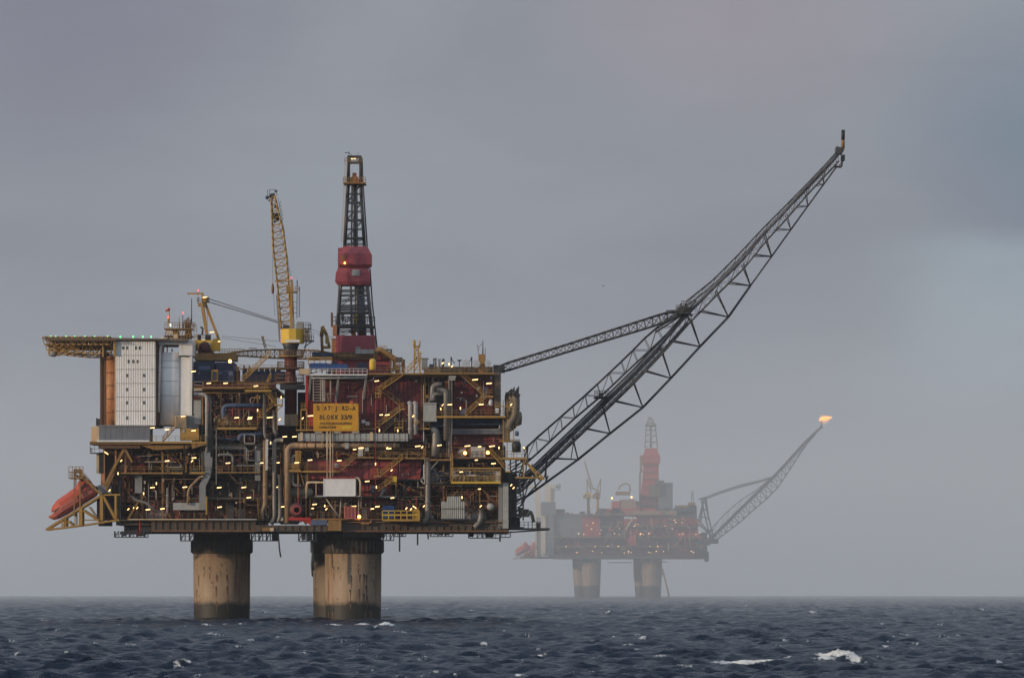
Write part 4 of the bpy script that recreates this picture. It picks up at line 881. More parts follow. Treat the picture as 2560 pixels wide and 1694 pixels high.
# ================================================================ LIVING QUARTERS AND HELIDECK
qua = thing('living_quarters', 'tall white corrugated accommodation block with small windows at the left end of the near platform', 'living quarters', P(365, 1064, 12))
m = MB(); m.bx(290, 853, 388, 1063, 2, 22); q = m.build('wall', M['whitec'], qua, 'white corrugated front wall with small windows')
for y in (887, 922, 957, 991, 1026):
    m = MB(); m.bx(289.5, y, 388.5, y+1.2, 1.93, .1); m.build('storey_seam', M['lgrey'], q)
for x, y in [(307,869),(317,869),(339,869),(348.5,869),(321,903),(332,903),(343,903)]+[(x, y) for y in (938,973,1006,1044) for x in (317,359.5)]:
    m = MB(); m.bx(x-2.3, y-4.2, x+2.3, y+4.2, 1.9, .1); f = m.build('window', M['cream' if y == 903 else 'lgrey'], q); m = MB(); m.bx(x-1.8, y-3.6, x+1.8, y+3.6, 1.86, .03); m.build('pane', M['glass'], f)
m = MB(); m.bx(283, 853, 290, 890, 2, 20); m.bx(287, 890, 290, 1063, 2.2, 1); m.build('corner_post', M['cream'], qua)
m = MB(); m.bx(284, 846, 470, 852, 1.6, 23); m.build('roof_edge', M['exh'], qua)
m = MB(); m.lathe(P(278, 1063, 7), [(1.0,0),(1.0,13.9)], 28); m.build('stair_tower', M['orangest'], qua, 'rust streaked orange corner cylinder')
m = MB()
for x, d, w_ in ((251,8,4),(256,9,2),(260,7,5)): m.bx(x, 867, x+w_, 1063, d, .8)
m.bx(250, 880, 267, 1063, 11, 6); m.build('rear_column', M['brown'], qua)
m = MB()
for y in (930, 962, 996, 1030): m.bx(266, y, 289, y+1.2, 5.9, .3)
m.build('tower_band', M['brown'], qua)
m = MB(); m.bx(388, 852, 397, 1063, 4, 16); m.build('wall', M['maroon'], qua)
pipe(qua, [(392,853),(392,1060)], .13, 'pipet', 3, name='downpipe'); pipe(qua, [(404,853),(400,880),(397,1030)], .22, 'white', 3.2, .5, name='downpipe'); pipe(qua, [(418,862),(418,878),(414,892)], .12, 'redbright', 5, .3, name='downpipe')
c = P(424, 1063, 6.2); m = MB(); m.lathe(c, [(2.55,0),(2.55,14.6)], 40); m.build('stair_tower', M['bwhite'], qua, 'round white stair tower beside the block')
for y in (903, 920, 954, 990):
    m = MB(); m.lathe(Vector((c.x, c.y, P(0,y,6.2).z)), [(2.58,0),(2.58,.08)], 40); m.build('tower_band', M['lgrey'], qua)
m = MB(); m.bx(396, 849, 481, 860, 3, 14); m.bx(447, 860, 481, 888, 3.4, 13); m.prism([(399,860),(412,860),(402,884),(396,884)], 5, 3); m.build('upper_gallery', M['white'], qua)
m = MB(); m.bx(449, 892, 479, 1045, 4.6, 6); m.build('wall', M['white'], qua); m = MB(); m.bx(446, 888, 450, 1045, 4.8, 3); m.build('painted_recess', M['steel'], qua)  # recess is a solid strip, its shade put into the dark colour
m = MB(); m.bx(473.5, 887, 480, 1045, 3.8, 2.2); m.build('corner_post', M['white'], qua)
m = MB(); m.bx(396, 1045, 481, 1063, 9, 8); m.build('wall', M['white'], qua)
m = MB()
for x, w_ in ((400,20),(430,10),(446,16)): m.bx(x, 843, x+w_, 849, 6, 4)
m.bx(466,866,480,874,4.2,.4); m.build('roof_unit', M['white'], qua)

hel = thing('helideck', 'yellow trussed helicopter deck cantilevered out to the left beyond the white accommodation block', 'helideck', P(250, 846, 14))
m = MB(); m.prism([(110,845),(284,844),(416,846),(416,849),(284,850),(118,850)], 1.2, 25); m.build('landing_surface', M['exh'], hel)
m = MB()
for d in (1.4, 9, 17, 25):
    top = [P(120,850,14,d-14), P(290,850,14,d-14)]; bot = [P(126,868,14,d-14), P(290,868,14,d-14)]
    boxtruss(m, [top, bot], 12, .16, .10, zz=int(d))
m.build('upper_truss', M['yold'], hel)
m = MB()
for d in (3, 12, 22):
    top = [P(128,869,14,d-14), P(290,869,14,d-14)]; bot = [P(128,880,14,d-14), P(150,882,14,d-14), P(220,889,14,d-14), P(290,888,14,d-14)]
    boxtruss(m, [top, bot], 9, .15, .10, zz=int(d))
for x in (130, 160, 190, 220, 250, 280): m.bar(P(x,869,14,-11), P(x,869,14,8), .14, 4); m.bar(P(x,850,14,-12), P(x,850,14,12), .14, 4)
m.build('lower_truss', M['yellow'], hel)
m = MB(); m.lathe(P(133,880,9), [(.05,-1.2),(.75,-.9),(.95,-.2),(.95,.4),(.6,.9)], 16, 'x'); m.build('monitor_drum', M['lgrey'], hel)
m = MB(); m.bx(255, 850, 259, 892, 2, 1); m.bx(283, 853, 289, 888, 1.4, .4); m.bx(144,878,148,890,6,.5); m.bx(121,868,124,884,6,.5); m.build('hanger_post', M['yellow'], hel)
m = MB()
for x in range(112, 290, 6): m.bar(P(x,846,1.2), P(x-.5,849.5,-.2), .05, 4)
m.bar(P(110,849,-.2), P(290,850,-.2), .06, 4); m.build('safety_net', M['yold'], hel)
for x in (127.5, 139.5, 165, 187, 212.5, 236.5, 269, 301, 333, 357, 378): m = MB(); m.lathe(P(x,844,1.8), [(.05,0),(.14,.1),(.12,.3),(.04,.38)], 8); m.build('deck_light', GREEN, hel)

# roof gear above the quarters
gear = thing('radio_mast_platform', 'rusty yellow railed platform crowded with whip aerials on the roof of the white block', 'mast platform', P(445, 848, 9))
m = MB(); m.bx(410, 820, 480, 822.5, 5, 6); m.bx(410, 838, 480, 841, 5, 6); m.bx(432,824,446,846,8,2); m.bx(462,826,478,846,7,3)
for k in range(10): m.bar(P(410+k*7,846,4.8), P(417+k*7,824,4.8), .12, 4)
m.build('support_frame', M['yold'], gear)
m = MB(); rail(m, 412, 487, 820, 5, 14, 6, .06); rail(m, 412, 487, 820, 9, 14, 6, .06); rail(m, 478, 492, 842, 5, 30, 5, .06); rail(m, 478, 488, 822, 7, 14, 5, .06); m.build('railing', M['yold'], gear)
for x, y0, y1, r_, mt in ((423,820,775,.12,'yellow'),(421,806,792,.2,'yellow'),(448,824,792,.09,'yold'),(457,824,783,.10,'steel'),(479,810,746,.11,'steel'),(472,820,792,.16,'brown'),(467,822,799,.2,'brown'),(476,818,801,.1,'brown')):
    m = MB(); m.bar(P(x,y0,6.5), P(x,y1,6.5), r_, 6, r_*.7); m.build('aerial', M[mt], gear)
m = MB(); m.bx(462,806,476,822,6,2)
for k in range(5): m.bar(P(458+k*4,822,6), P(461+k*4,800-k % 3*3,6), .13, 4)
m.build('aerial_cluster', M['brown'], gear); m = MB(); m.bx(417,828,432,834,4.6,.5); m.bx(434,835,444,846,4.6,.8); m.build('floodlight', M['cream'], gear)
for x, y, mt in ((457,782.5,REDL),(426,812.5,WHITEL),(421,793,REDL)): m = MB(); m.lathe(P(x,y,6.4), [(.05,-.25),(.12,-.1),(.12,.1),(.05,.25)], 8); m.build('beacon', mt, gear)
m = MB(); a = P(424,771,6.5); m.bar(a, P(418,776,6.5), .32, 8, .26); m.bar(P(418,776,6.5), P(413,777,6.5), .26, 8, .12); ws = m.build('windsock', M['flag'], None); tag(ws, 'small red windsock blowing left from its pole above the white block', 'windsock')

# ================================================================ LIFEBOAT AND LAUNCH RAMP
ramp = thing('lifeboat_ramp', 'yellow steel launch ramp and lookout tower sloping down on the far left of the deck', 'launch ramp', P(210, 1318, 4))
m = MB()
for o in (-2.2, 2.2):
    T = [P(118,1323,4,o), P(252,1240,4,o)]; m.bar(*T, .28, 4)
    m.bar(P(118,1324,4,o), P(205,1313,4,o), .24, 4); m.bar(P(205,1313,4,o), P(300,1299,4,o), .24, 4)
    for a, b, r_ in (((166,1313),(166,1295),.3),((204,1313),(204,1270),.5),((256,1300),(256,1238),.45),((291,1298),(291,1237),.3),((172,1302),(184,1312),.28),((209,1275),(250,1302),.32),((224,1266),(242,1292),.14),((260,1240),(290,1296),.34),((205,1299),(250,1299),.14),((257,1237),(302,1236),.22),((158,1300),(158,1317),.2),((190,1282),(190,1314),.15)):
        m.bar(P(*a,4,o), P(*b,4,o), r_, 4)
for x, y in ((118,1323),(166,1313),(204,1313),(256,1302),(291,1298),(204,1270),(252,1240)): m.bar(P(x,y,4,-2.2), P(x,y,4,2.2), .2, 4)
m.build('ramp_truss', M['yellow'], ramp)
m = MB()
for o in (-.8, .8): m.bar(P(126,1317,4,o), P(252,1239,4,o), .34, 4)
m.build('launch_rail', M['brown'], ramp)
m = MB()
for x in (188, 202.5):
    for o in (-2.3, 1.6): m.bar(P(x,1172,4,o), P(x,1312 if x > 190 else 1290,4,o), .16 if x < 190 else .22, 4)
for o in (-2.4, 2.2): m.bar(P(204,1188,4,o), P(256,1237,4,o), .3, 4); m.bar(P(208,1182,4,o), P(228,1206,4,o), .1, 4); m.bar(P(190,1186,4,o), P(202,1196,4,o), .2, 4)
m.build('tower_leg', M['yold'], ramp)
m = MB(); m.bx(172, 1193, 208, 1196, 1.2, 5); rail(m, 172, 208, 1194, 1.3, 28, 9, .08); rail(m, 172, 208, 1194, 6, 28, 9, .08); rail(m, 172, 188, 1194, 1.3, 14, 3, .06); m.build('lookout_platform', M['yold'], ramp)
m = MB(); m.bx(187, 1171, 201, 1182, 2, 2); m.build('davit_winch', M['cream'], ramp)
m = MB(); m.bx(242, 1244, 257, 1302, 5, 5); m.bx(258,1245,292,1300,6,4); m.build('ramp_anchor_wall', M['maroon'], ramp)
def lifeboat(parent, A, B, wid, hgt, n=14):
    """free-fall hull from bow A to stern B"""
    A = Vector(A); B = Vector(B); u = (B-A).normalized(); L_ = (B-A).length; up = Vector((-u.z, 0, u.x)); up = up if up.z > 0 else -up; side = Vector((0,1,0))
    def shell(prof, secs, name, mat, par, **k):
        m = MB(); ks = len(secs)
        for t, ws, hs, off in prof:
            c = A+u*(L_*t)+up*off
            m.v += [tuple(c+side*(x*ws)+up*(y*hs)) for x, y in secs]
        for i in range(len(prof)-1):
            for j in range(ks): m.f.append([i*ks+j, i*ks+(j+1)%ks, (i+1)*ks+(j+1)%ks, (i+1)*ks+j]); m.sm.append(False)
        m.f.append(list(range(ks))[::-1]); m.sm.append(False); m.f.append([(len(prof)-1)*ks+j for j in range(ks)]); m.sm.append(False)
        return m.build(name, M[mat], par, **k)
    W, H = wid/2, hgt
    hull = [(-1,.50),(-1.06,.42),(-.95,.2),(-.55,.03),(0,-.05),(.55,.03),(.95,.2),(1.06,.42),(1,.50)]
    h = shell([(0,.10*W,.25*H,.30*H),(.05,.45*W,.55*H,.12*H),(.14,.75*W,.8*H,.03*H),(.3,.95*W,H,0),(.75,W,H,0),(.95,.92*W,H,0),(1,.8*W,.9*H,.06*H)], hull, 'hull', 'orangehull', parent)
    can = [(-1,0),(-.9,.3),(-.5,.5),(0,.56),(.5,.5),(.9,.3),(1,0)]
    c_ = shell([(.10,.25*W,.2*H,.5*H),(.16,.6*W,.55*H,.46*H),(.3,.88*W,.85*H,.44*H),(.72,.9*W,.95*H,.44*H),(.80,.9*W,1.25*H,.44*H),(.95,.8*W,1.2*H,.44*H),(1,.6*W,.8*H,.45*H)], can, 'canopy', 'orange', parent)
    for t in (.82, .89):
        m = MB(); p = A+u*(L_*t)+up*(H*.78)-side*(W*.9); m.bar(p-u*.35, p+u*.35, .22, 4); m.build('window', M['glass'], parent)
    m = MB(); p0 = A+u*(L_*.1)+up*(H*.47)-side*(W*.9); p1 = A+u*(L_*.97)+up*(H*.47)-side*(W*1.05); m.bar(p0, p1, .10, 4); m.build('fender', M['brown'], parent)
    m = MB(); p = A+u*L_; m.bar(p+up*.3*H, p+up*.3*H+u*.6, .5, 8); m.build('propeller_guard', M['steel'], parent)
boat = thing('lifeboat', 'orange enclosed free-fall lifeboat resting nose down on the yellow launch ramp', 'lifeboat', P(190, 1285, 4))
lifeboat(boat, P(131,1306,4), P(246,1234,4), 3.5, 3.7)

# ================================================================ SIGN
sg = thing('name_sign', 'large yellow sign with worn black lettering hung on the red wall', 'sign', P(839, 1077, -.8))
m = MB(); m.bx(783, 1008, 896, 1077, -.8, .14); bd = m.build('board', M['sign'], sg)
m = MB(); m.bx(855, 1064, 879, 1071, -.815, .01); m.build('cover_patch', M['signpatch'], bd)
def text(s, px, py, hpx, par, mat, shear=0, wpx=None, bold=.0):
    cu = bpy.data.curves.new('t', 'FONT'); cu.body = s; cu.extrude = .02; cu.shear = shear; cu.size = 1; cu.offset = bold*1.25
    to = bpy.data.objects.new('t', cu); sc.collection.objects.link(to); bpy.context.view_layer.update()
    me = bpy.data.meshes.new_from_object(to.evaluated_get(bpy.context.evaluated_depsgraph_get())); sc.collection.objects.unlink(to); bpy.data.objects.remove(to)
    v = np.array([w_.co[:] for w_ in me.vertices]); x0, x1, y0, y1 = v[:,0].min(), v[:,0].max(), 0.0, v[:,1].max()
    k = hpx*PXM/(.72); kx = k if wpx is None else wpx*PXM/(x1-x0)
    c = P(px, py, -.83)-wloc(par)
    for w_ in me.vertices: a = w_.co.copy(); w_.co = (c.x+(a.x-x0)*kx, c.y-a.z*.5, c.z+a.y*k)
    me.materials.append(M[mat]); me.name = 'lettering'; o = link(bpy.data.objects.new('lettering', me)); o.parent = par
X = 791
for s, x, mt in (('S',791.5,'letter'),('T',802,'letterf'),('A',809.5,'letter'),('T',819,'letter'),('F',827,'letterf'),('J',837,'letterh'),('O',844,'letterf'),('R',855,'letter'),('D',864,'letter'),('-',874,'letter'),('A',880.5,'letter')):
    text(s, x, 1025, 11, sg, mt, 0, {'-':4.5,'J':5}.get(s, 7.6), .02)
for s, x, mt, w_ in (('B',799,'letterh',7),('L',808,'letter',6),('O',817,'letter',8),('K',828,'letter',8),('K',838,'letter',8),('33/9',852,'letter',28)): text(s, x, 1047.5, 11, sg, mt, 0, w_, .02)
text('STATFJORDGRUPPEN', 799, 1061, 6, sg, 'letter', .25, 80, .01); text('OPERATØR', 798, 1070.5, 6, sg, 'letter', .2, 42, .01)
m = MB()
for x in (788, 804, 835, 850, 880, 890): m.lathe(P(x,1010,-.9), [(.05,-.1),(.12,0),(.05,.1)], 6, 'y')
for x in (787, 835, 880): m.bx(x, 1077, x+18, 1082, -.6, .8)
m.bar(P(897,1040,-.6), P(897,1082,-.6), .08, 4); m.build('sign_bracket', M['cage'], sg)
m = MB(); m.bx(838,1003,842,1008,-.7,.5); m.bx(874,1001,882,1008,-.7,.5); m.build('sign_clamp', M['orange'], sg)

# ================================================================ DRILLING DERRICK
der = thing('drilling_derrick', 'tall tapering lattice derrick with red windwalls rising from the red drill floor', 'derrick', P(888, 880, 22))
D0 = 22
def prof(t):   # half width in px at row y (table), centre x
    pass
YS = [(392,886.5,15),(460,886.5,15.5),(496,886,17.5),(616,886.5,24.5),(714,884.5,34),(838,887,43.5)]
def dhw(y):
    for (a, c0, h0), (b, c1, h1) in zip(YS, YS[1:]):
        if a <= y <= b: t = (y-a)/(b-a); return c0+(c1-c0)*t, h0+(h1-h0)*t
    return YS[-1][1:]
def dc(y, i, j):   # corner i (x -1..1), j (depth -1..1)
    c, h = dhw(y); return P(c+h*i, y, D0, h*j*PXM)
m = MB()
for i in (-1, 1):
    for j in (-1, 1):
        for a, b in ((392,460),(460,496),(496,616),(616,714),(714,838)): m.bar(dc(a,i,j), dc(b,i,j), .30, 6)
m.build('corner_leg', M['steel'], der)
m = MB()
def ring(y, r): 
    for a, b in (((-1,-1),(1,-1)),((1,-1),(1,1)),((1,1),(-1,1)),((-1,1),(-1,-1))): m.bar(dc(y,*a), dc(y,*b), r, 4)
for y, r in ((392,.22),(407,.2),(460,.3),(485,.12),(507,.2),(529,.12),(551,.2),(573,.12),(596,.22),(610,.12),(727,.18),(738,.18),(750,.14),(765,.2),(773,.2),(782,.24),(795,.1),(815,.32),(827,.15)): ring(y, r)
lv = [460,507,551,596,616]; lv2 = [714,765,815,838]
for L2 in (lv, lv2):
    for a, b in zip(L2, L2[1:]):
        for j in (-1, 1): m.bar(dc(b,-1,j), dc(a,1,j), .12, 4); 
        for i in (-1, 1): m.bar(dc(b,i,-1), dc(a,i,1), .12, 4)
for i in (-.42, .35):
    for j in (-1, 1):
        m.bar(dc(460,i,j), dc(616,i*.75,j), .16, 4)
for i in (-.22, .3):
    for j in (-1, 1): m.bar(dc(714,i,j), dc(838,i*.75,j), .16, 4)
m.bar(dc(407,-.7,-1), dc(392,-.3,-1), .1, 4); m.bar(dc(407,.7,-1), dc(392,.3,-1), .1, 4); m.build('lattice_bracing', M['steel'], der)
m = MB(); m.bx(858, 455, 914, 459, 19, 6); m.build('crown_deck', M['yold'], der); m = MB(); rail(m, 858, 914, 457, 19.1, 14, 6, .08); rail(m, 858, 914, 457, 24.6, 14, 6, .08); rail(m, 862, 904, 409, 20, 14, 7, .08); m.build('railing', M['yold'], der)
m = MB(); m.prism([(873,455),(873,449),(880,441),(892,441),(898,449),(898,455)], 21, 2); m.prism([(881,441),(881,432),(891,432),(891,441)], 21.2, 1.4); m.build('crown_block', M['orangest'], der)
m = MB()
for x0, y0, x1, y1 in ((863,410,853,606),(868,410,858,606)): m.bar(P(x0,y0,20.4), P(x1,y1,20.4), .07, 4)
for k in range(40): t = k/40; m.bar(P(863-10*t,410+196*t,20.4), P(868-10*t,410+196*t,20.4), .05, 4)
for x0, y0, x1, y1 in ((846,714,841,815),(851,714,846,815)): m.bar(P(x0,y0,19), P(x1,y1,19), .07, 4)
for k in range(20): t = k/20; m.bar(P(846-5*t,714+100*t,19), P(851-5*t,714+100*t,19), .05, 4)
m.build('caged_ladder', M['cage'], der)
for pts in (([(905,396),(907,450),(918,616)]), ([(925,672),(931,760),(943,872)])):
    m = MB(); m.tube([P(x,y,20.5) for x, y in pts], .14, 6); m.bar(P(pts[1][0]-6,pts[1][1],20.5), P(*pts[1],20.5), .08, 4); m.build('standpipe', M['steel'], der)
m = MB(); m.bar(P(886,460,D0), P(888,616,D0), .42, 8, .45); m.bar(P(900,714,D0), P(905,838,D0), .85, 10, .95); m.build('travelling_rails', M['boompipe'], der)
m = MB(); m.bar(P(888,714,D0-1), P(889,785,D0-1), .14, 6); m.bar(P(888.5,785,D0-1), P(887,830,D0-1), .42, 8); m.bar(P(886,830,D0-1), P(884,838,D0-1), .3, 8, .6); m.build('top_drive', M['ybright'], der)
m = MB(); m.bx(827, 781, 831.5, 816, 18, 2.4); m.bx(853,785,860,800,19,1.5); m.build('racking_panel', M['brown'], der)
m = MB(); rail(m, 832, 937, 815, 18.2, 24, 6, .09); m.bx(832, 814, 937, 817, 18.2, 7.4); m.build('monkey_board', M['steel'], der)
# windwalls
def windwall(rows, name, lab, dpt=3.4):
    """rows: (y, x0, x1, half depth m)"""
    m = MB(); vs_ = []
    for y, x0, x1, hd in rows: vs_ += [P(x0,y,D0,-hd), P(x1,y,D0,-hd), P(x1,y,D0,hd), P(x0,y,D0,hd)]
    f = [[i*4+k, i*4+(k+1)%4, (i+1)*4+(k+1)%4, (i+1)*4+k] for i in range(len(rows)-1) for k in range(4)]
    m.poly(vs_, f); return m.build(name, M['rederrick'], der, lab)
windwall([(617,861,919,2.2),(636,846,929,3.4),(663,846,929,3.4),(672,856,920,2.6)], 'windwall', 'upper red windwall with bevelled edges')
m = MB(); m.prism([(845,620),(863,618),(852,640),(845,640)], D0-2.3, 3); m.bx(845,662,856,673,D0-2.5,3); m.build('windwall_return', M['redlit'], der)
w2 = windwall([(672.5,846,921,3.0),(684,841,926,3.3),(706,839,926,3.3),(714,846,925,3.0)], 'windwall', 'lower red windwall with a pale square sign')
m = MB(); m.bx(880, 674, 899, 689, D0-3.55, .3); m.bx(882,676,897,682,D0-3.6,.04); m.build('pale_panel', M['lgrey'], w2)
m = MB(); m.bx(854, 638, 862, 651, D0-3.6, .3); m.build('service_hatch', M['yold'], der)
m = MB(); m.lathe(P(862,657.5,D0-3.8), [(.05,-.2),(.15,-.1),(.15,.1),(.05,.2)], 8); m.build('sodium_lamp', LAMPO, der); lamp(der, 884, 396.5, D0-1.6, 0, 12)
m = MB(); m.bar(P(872,392,D0), P(872,378,D0), .07, 4); m.bar(P(862,382,D0), P(872,382,D0), .09, 4); m.bar(P(872,381,D0), P(881,391,D0), .07, 4); m.bar(P(895,392,D0), P(895,380,D0), .05, 4); m.build('mast_aerial', M['steel'], der)

flo = thing('drill_floor', 'red walled drill floor box under the derrick with a rusty brown skid beam', 'drill floor', P(890, 921, 20))
m = MB(); m.bx(840, 838, 937, 881, 18, 8.5); wl = m.build('wall', M['rederrick'], flo)
m = MB()
for x in range(846, 937, 9): m.bx(x, 839, x+.8, 880, 17.9, .1)
m.build('wall_rib', M['rederrick'], wl)
m = MB(); m.bx(836, 880, 976, 898, 16, 12); m.build('skid_beam', M['brown'], flo); m = MB(); m.bx(843, 886, 970, 891, 15.8, .3)
for x in range(846, 974, 16): m.bx(x, 881, x+2, 897, 15.7, .3)
m.build('beam_flange', M['yold'], flo)
m = MB(); m.bx(840, 898, 975, 934, 17, 10); m.build('wall', M['rederrick'], flo)
for x in (889, 903, 921): m = MB(); m.bx(x, 873, x+(13 if x < 900 else 17), 884, 15, 2); m.build('white_cabin', M['lgrey'], flo)
m = MB(); m.bx(889, 866, 901, 873, 15.2, 1.6); m.build('roof_unit', M['grey'], flo)
m = MB(); m.bx(829, 845, 840, 934, 18, 5); m.bx(832,812,842,838,18,2)
for y in range(815, 934, 8): m.bx(828, y, 840, y+1, 17.8, .2)
m.build('stair_tower', M['orangest'], flo)
lamps(flo, [(928,700,0,17,1)][:0])
clutter(flo, 936, 872, 978, 899, 14, 17, 77, 2.0, ('yold','pipet','cage'), False); clutter(flo, 976, 898, 1010, 932, 12, 16, 78, 2.0, ('yold','pipet','pipew'), False); clutter(flo, 775, 912, 838, 934, 9, 12, 79, .6, ('pipet','yold'), False)
m = MB(); rail(m, 940, 968, 872, 14, 8, 6); rail(m, 980, 1012, 912, 12, 14, 6); rail(m, 976, 1014, 932, 12, 20, 6); m.bar(P(975,893,13), P(1005,905,13), .08, 4); m.build('railing', M['yold'], flo)
m = MB(); m.tube([P(940,880,14), P(950,872,14), P(962,879,14), P(990,898,14), P(1000,900,14)], .5, 8, .8); m.build('flow_hose', M['yold'], flo)
m = MB(); m.bx(990, 893, 1006, 905, 12, 2); m.build('dark_skid', M['steel'], flo)

def solo(mb, name, mat, label, cat, group=None): o = mb.build(name, M[mat], None); return tag(o, label, cat, group)
m = MB(); m.lathe(P(931.5, 924, 6), [(.62,0),(.68,.3),(.68,1.5),(.60,1.95),(.35,2.2),(.05,2.25)], 20); solo(m, 'storage_tank', 'ybright', 'upright bright yellow tank with a domed top in front of the drill floor', 'tank')
def container(x0, y0, x1, y1, d, t, mat, label, cat='container', group=None, ribs=3):
    e = thing('container', label, cat, P((x0+x1)/2, y1, d, t/2), group)
    m = MB(); m.bx(x0, y0, x1, y1, d, t); b = m.build('body', M[mat], e)
    m = MB(); r_ = .09
    for x in (x0, x1):
        for o in (0, t): p = P(x,y1,d,o); m.bar(p, Vector((p.x, p.y, P(x,y0,d).z)), r_, 4)
    for y in (y0, y1):
        for o in (0, t): m.bar(P(x0,y,d,o)+Vector((0,0,0)), P(x1,y,d,o), r_, 4)
    m.build('corner_frame', M[mat], e)
    if ribs:
        m = MB()
        for i in range(1, ribs*4): x = x0+(x1-x0)*i/(ribs*4); m.bx(x-.3, y0+1, x+.3, y1-1, d-.06, .05)
        m.build('corrugation', M[mat], e)
    return e
container(776, 908, 818, 921, 5, 2.6, 'blue', 'blue container at the left end behind the white railing', ribs=3); container(821, 911, 868, 921, 5, 2.6, 'blue', 'long blue container in the middle behind the white railing'); container(830, 904, 842, 911, 6, 2.2, 'navy', 'small navy box on top of the long blue container')
container(893, 907, 917, 921, 8, 2.6, 'navy', 'navy container left of the upright yellow tank'); 
container(781, 880, 806, 893, 9, 2.4, 'navy', 'navy crate in the yellow railed pen, left of two'); container(808, 882, 830, 893, 9, 2.4, 'navy', 'navy crate in the yellow railed pen, right of two')
pen = thing('railed_pen', 'orange yellow railed loading platform holding navy crates left of the derrick', 'platform', P(800, 911, 9))
m = MB(); m.bx(771, 908, 829, 912, 7, 5); m.bx(776,893,829,896,8,4); m.build('deck', M['yold'], pen); m = MB(); rail(m, 771, 829, 908, 7, 15, 14, .12); rail(m, 771, 829, 908, 11.5, 15, 14, .12); m.build('railing', M['yellow'], pen)
k1 = thing('knuckle_crane', 'small tan folded knuckle boom crane left of the red drill floor', 'crane', P(812, 880, 13))
m = MB(); m.bar(P(806,882,13), P(804,840,13), .30, 6); m.bar(P(804,840,13), P(806,816,13), .42, 6, .3); m.build('mast', M['yold'], k1); m = MB(); m.bar(P(806,815,13), P(817,838,13), .34, 6); m.bar(P(817,838,13), P(824,870,13), .3, 6); m.bx(813,842,821,858,12.4,1.4); m.bar(P(806,868,13), P(824,868,13), .3, 6); m.build('jib', M['yellow'], k1)

# ================================================================ CRANES
def apex_a(parent, x, y, a, b, d, mat): pass
cr = thing('pedestal_crane', 'yellow lattice boom crane raised steeply on a red pedestal left of the derrick', 'pedestal crane', P(727, 1063, 8))
CD = 10
c = P(727, 1063, CD); zz = lambda y: P(727,y,CD).z-c.z
m = MB(); m.lathe(c, [(1.25,zz(1036)),(1.25,zz(945)),(1.0,zz(938)),(1.0,zz(925)),(1.28,zz(920)),(1.28,zz(895))], 28); m.build('pedestal', M['red'], cr, 'red painted pedestal column')
m = MB(); m.lathe(c, [(1.3,zz(895)),(1.3,zz(876)),(1.55,zz(866)),(1.75,zz(858))], 28); m.build('slew_bearing', M['steel'], cr)
m = MB(); m.bx(711, 1035, 744, 1064, CD-1.5, 3)
for x in range(713, 744, 3): m.bx(x, 1036, x+1, 1063, CD-1.65, .15)
m.build('pedestal_skirt', M['cream'], cr); m = MB(); m.bx(700, 960, 760, 972, CD-2.4, 5); m.build('collar_beam', M['steel'], cr)
for (x0, x1, y, mt, hh) in ((692,762,920,'brown',16),(686,762,955,'brown',19),(697,760,889,'yold',12)):
    m = MB(); w_ = (x1-x0)*PXM/2; cc = P((x0+x1)/2, y, CD); m.lathe(cc, [(w_,-.3),(w_,0)], 24); o = m.build('service_ring', M[mt], cr)
    m = MB(); n = 28
    for k in range(n):
        a = 2*math.pi*k/n; b = 2*math.pi*(k+1)/n; p = cc+Vector((w_*.97*math.cos(a), w_*.97*math.sin(a), 0)); q = cc+Vector((w_*.97*math.cos(b), w_*.97*math.sin(b), 0))
        m.bar(p, p+Vector((0,0,hh*PXM)), .06, 4); m.bar(p+Vector((0,0,hh*PXM)), q+Vector((0,0,hh*PXM)), .06, 4); m.bar(p+Vector((0,0,hh*PXM*.5)), q+Vector((0,0,hh*PXM*.5)), .05, 4)
    m.build('railing', M[mt], o)
m = MB(); w_ = 29*PXM; cc = P(731, 858, CD); hd = 2.2
vs_ = []
for z in (0, 36*PXM):
    for x, y in ((-1,-.3),(-.25,-1),(.35,-1),(1,-.3),(1,.8),(.35,1.2),(-.25,1.2),(-1,.8)): vs_.append(cc+Vector((x*w_, y*hd, z)))
m.poly(vs_, [list(range(8))[::-1], list(range(8,16))]+[(i,(i+1)%8,(i+1)%8+8,i+8) for i in range(8)]); cab = m.build('machinery_house', M['ybright'], cr)
m = MB(); m.bx(713, 849, 749, 855, CD-2.32, .08); m.build('white_nameboard', M['white'], cab)
m = MB(); m.bx(707,812,722,822,CD-1,2); m.build('winch', M['steel'], cr); m = MB(); m.bx(741,806,759,822,CD-1,2.4); m.bx(743,804,757,806,CD-.8,2); m.build('engine_box', M['grey'], cr)
m = MB(); m.bx(760, 820, 772, 850, CD-1.4, 2.2); cbn = m.build('operator_cab', M['cream'], cr); m = MB(); m.bx(761,824,771,834,CD-1.45,.04); m.build('cab_window', M['glass'], cbn)
walk = MB(); walk.bx(759, 850, 784, 853, CD-1.6, 3); walk.bx(759,820,776,822,CD-1.6,3); walk.bar(P(760,868,CD), P(780,853,CD), .15, 4); walk.bar(P(766,853,CD), P(760,884,CD), .14, 4); o = walk.build('cab_platform', M['steel'], cr); m = MB(); rail(m, 759, 784, 850, CD-1.5, 14, 5, .06); rail(m, 759, 776, 820, CD-1.5, 14, 5, .06); rail(m, 772, 778, 850, CD-1.4, 40, 3, .06); m.build('railing', M['steel'], o)
m = MB()
lo = [(703,822),(694,716),(683,621),(678,496)]; hi = [(728,818),(721,701),(716,640),(709,581),(687,490)]
CL = [[P(x,y,CD,o) for x, y in lo] for o in (-.9,.9)]; CH = [[P(x,y,CD,o) for x, y in hi] for o in (.9,-.9)]
boxtruss(m, [CL[0], CL[1], CH[0], CH[1]], 19, .17, .08); m.build('lattice_boom', M['yellow'], cr)
